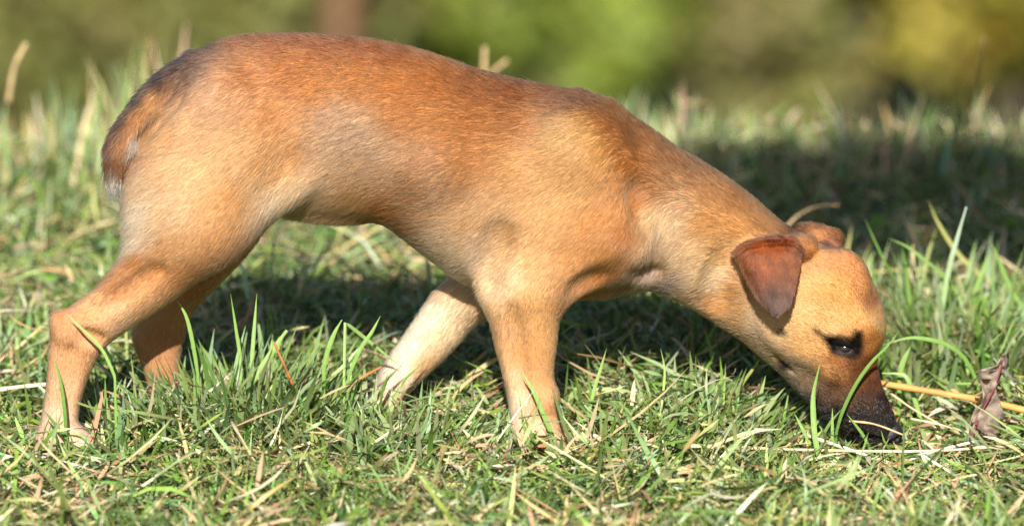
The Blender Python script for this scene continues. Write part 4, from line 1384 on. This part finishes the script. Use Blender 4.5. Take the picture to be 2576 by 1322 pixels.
straw('pale straw slanting up toward the far fore paw', [(930, 1120), (975, 1090), (1014, 1066)], 8, [-.12, -.11, -.10], (212, 196, 156))
straw('tan dry stalk standing upright in the foreground under the neck', [(1972, 1300), (1978, 1230), (1975, 1170)], 9, [-.22, -.22, -.21], (214, 186, 140))
straw('blurred upright tan stalk on the crest behind the back', [(1216, 300), (1217, 200), (1219, 118)], 17, [1.12, 1.12, 1.12], (196, 166, 120))
straw('blurred slanting tan stalk on the crest behind the back', [(1190, 290), (1235, 190), (1276, 152)], 14, [1.14, 1.14, 1.14], (196, 166, 120))
straw('tall thin brown stem standing on the crest at right', [(2420, 380), (2446, 250), (2478, 88)], 7, [1.05, 1.05, 1.05], (128, 104, 72))
straw('bent straw seed stalk on the crest at far left', [(20, 260), (36, 170), (66, 110)], 16, [1.0, 1.0, 1.0], (190, 166, 120))
straw('curved pale stem in the shade behind the neck', [(1960, 590), (2010, 540), (2060, 518), (2110, 516)], 9, [.55, .55, .55], (178, 150, 112))


def withered_leaf():
    root = bpy.data.objects.new('withered_leaf', None); col.objects.link(root)
    y = -.03
    root.location = P(2440, 1108, y)
    tag(root, 'withered grey pink leaf with a red stem standing right of the nose', 'leaf')
    off = np.array(root.location)
    M = Mat('withered_leaf')
    tc = M.n('ShaderNodeTexCoord')
    nz = M.n('ShaderNodeTexNoise', i_Scale=120.0, i_Detail=5.0); M.l(tc.outputs['Object'], nz.inputs['Vector'])
    rp = M.n('ShaderNodeValToRGB')
    rp.color_ramp.elements[0].position = .3; rp.color_ramp.elements[0].color = (.12, .080, .058, 1)
    rp.color_ramp.elements[1].position = .7; rp.color_ramp.elements[1].color = (.32, .25, .19, 1)
    M.l(nz.outputs['Fac'], rp.inputs['Fac']); M.l(rp.outputs['Color'], M.p.inputs['Base Color']); M.p.inputs['Roughness'].default_value = .8
    bp = M.n('ShaderNodeBump', i_Strength=.7, i_Distance=.002); M.l(nz.outputs['Fac'], bp.inputs['Height']); M.l(bp.outputs['Normal'], M.p.inputs['Normal'])
    mid = spline([(2441, 1112), (2465, 1044), (2499, 980), (2515, 935), (2529, 890)], 22)
    rr = np.random.default_rng(5)
    wl = np.interp(np.linspace(0, 1, 22), [0, .08, .25, .36, .46, .52, .62, .74, .82, .9, 1], [6, 14, 18, 8, 22, 44, 56, 40, 8, 10, 2])
    wr = np.interp(np.linspace(0, 1, 22), [0, .08, .2, .34, .46, .52, .62, .74, .82, .92, 1], [10, 60, 66, 56, 22, 6, 8, 6, 14, 16, 2])
    v, f = [], []
    for i in range(22):
        t = mid[min(i + 1, 21)] - mid[max(i - 1, 0)]; t = t / np.linalg.norm(t); nrm = np.array([-t[1], t[0]])
        if nrm[0] < 0: nrm = -nrm
        for j in range(9):
            u = (j - 4) / 4
            w = (wl[i] if u < 0 else wr[i]) * (1 + rr.normal(0, .14))
            p = mid[i] + nrm * u * w
            yy = y + (.008 * math.sin(i * .9 + u * 2.5) + .004 * math.sin(i * 2.1 - u * 5)) + .012 * u * u * (1 if u > 0 else -1) + rr.normal(0, .0008)
            v.append(P(p[0], p[1], yy) - off)
    for i in range(21):
        for j in range(8):
            f.append((i * 9 + j, i * 9 + j + 1, (i + 1) * 9 + j + 1, (i + 1) * 9 + j))
    b = mesh_obj('blade', v, f, M.m, root)
    sm = b.modifiers.new('thickness', 'SOLIDIFY'); sm.thickness = .0006
    RM = Mat('red_stem'); RM.p.inputs['Base Color'].default_value = (.20, .035, .045, 1); RM.p.inputs['Roughness'].default_value = .5
    tube('midrib', [P(a, b_, y - .004) - off for a, b_ in mid], [.0012 * (1 - .5 * i / 21) for i in range(22)], RM.m, root, sides=6)


withered_leaf()


def broad_leaves():
    """A few rounded weed leaves among the grass."""
    rr = np.random.default_rng(9)
    spots = [(2212, 562, .55, 'round green weed leaf in the shade behind the far ear', 22), (60, 492, .7, 'bright green weed leaf at the left edge behind the tail', 20), (120, 700, .25, 'green weed leaf left of the near thigh', 16), (1820, 600, .6, 'green weed leaf in the shade above the neck', 18), (2540, 560, .5, 'dark weed leaf at the right edge in the shade', 18)]
    for px, py, y, lab, r in spots:
        y = gy(px, py, .035)
        c = P(px, py, y); R0 = r / W2 * 1.2
        v = [(0, 0, 0)]; f = []
        n = 14
        for ring in (1, 2):
            for k in range(n):
                a = 2 * math.pi * k / n; rad = R0 * ring / 2 * (1 + .12 * math.cos(a * 5) * (ring == 2))
                v.append((rad * 1.25 * math.cos(a), rad * .9 * math.sin(a), .18 * R0 * (ring / 2) ** 2 + rr.normal(0, .0005)))
        for k in range(n):
            f.append((0, 1 + k, 1 + (k + 1) % n)); f.append((1 + k, 1 + n + k, 1 + n + (k + 1) % n, 1 + (k + 1) % n))
        o = mesh_obj('weed_leaf', v, f, GRASS_MAT, colors=np.tile(lin((96, 140, 44)), (len(v), 1)), loc=Vector(c))
        o.rotation_euler = (R(38), rr.uniform(-.3, .3), rr.uniform(-.6, .6))
        tag(o, lab, 'leaf')
        g = float(ground_z(c[0], c[1]))
        st = tube('stem', [np.array([0, 0, 0]), np.array([0, .004, -.018]), np.array([.002, .012, -.04])], [.0008, .0009, .001], GRASS_MAT, o, sides=5)
        ca = st.data.color_attributes.new('Col', 'FLOAT_COLOR', 'POINT')
        ca.data.foreach_set('color', np.tile(np.array([.1, .16, .04, 1], np.float32), len(st.data.vertices)))


broad_leaves()
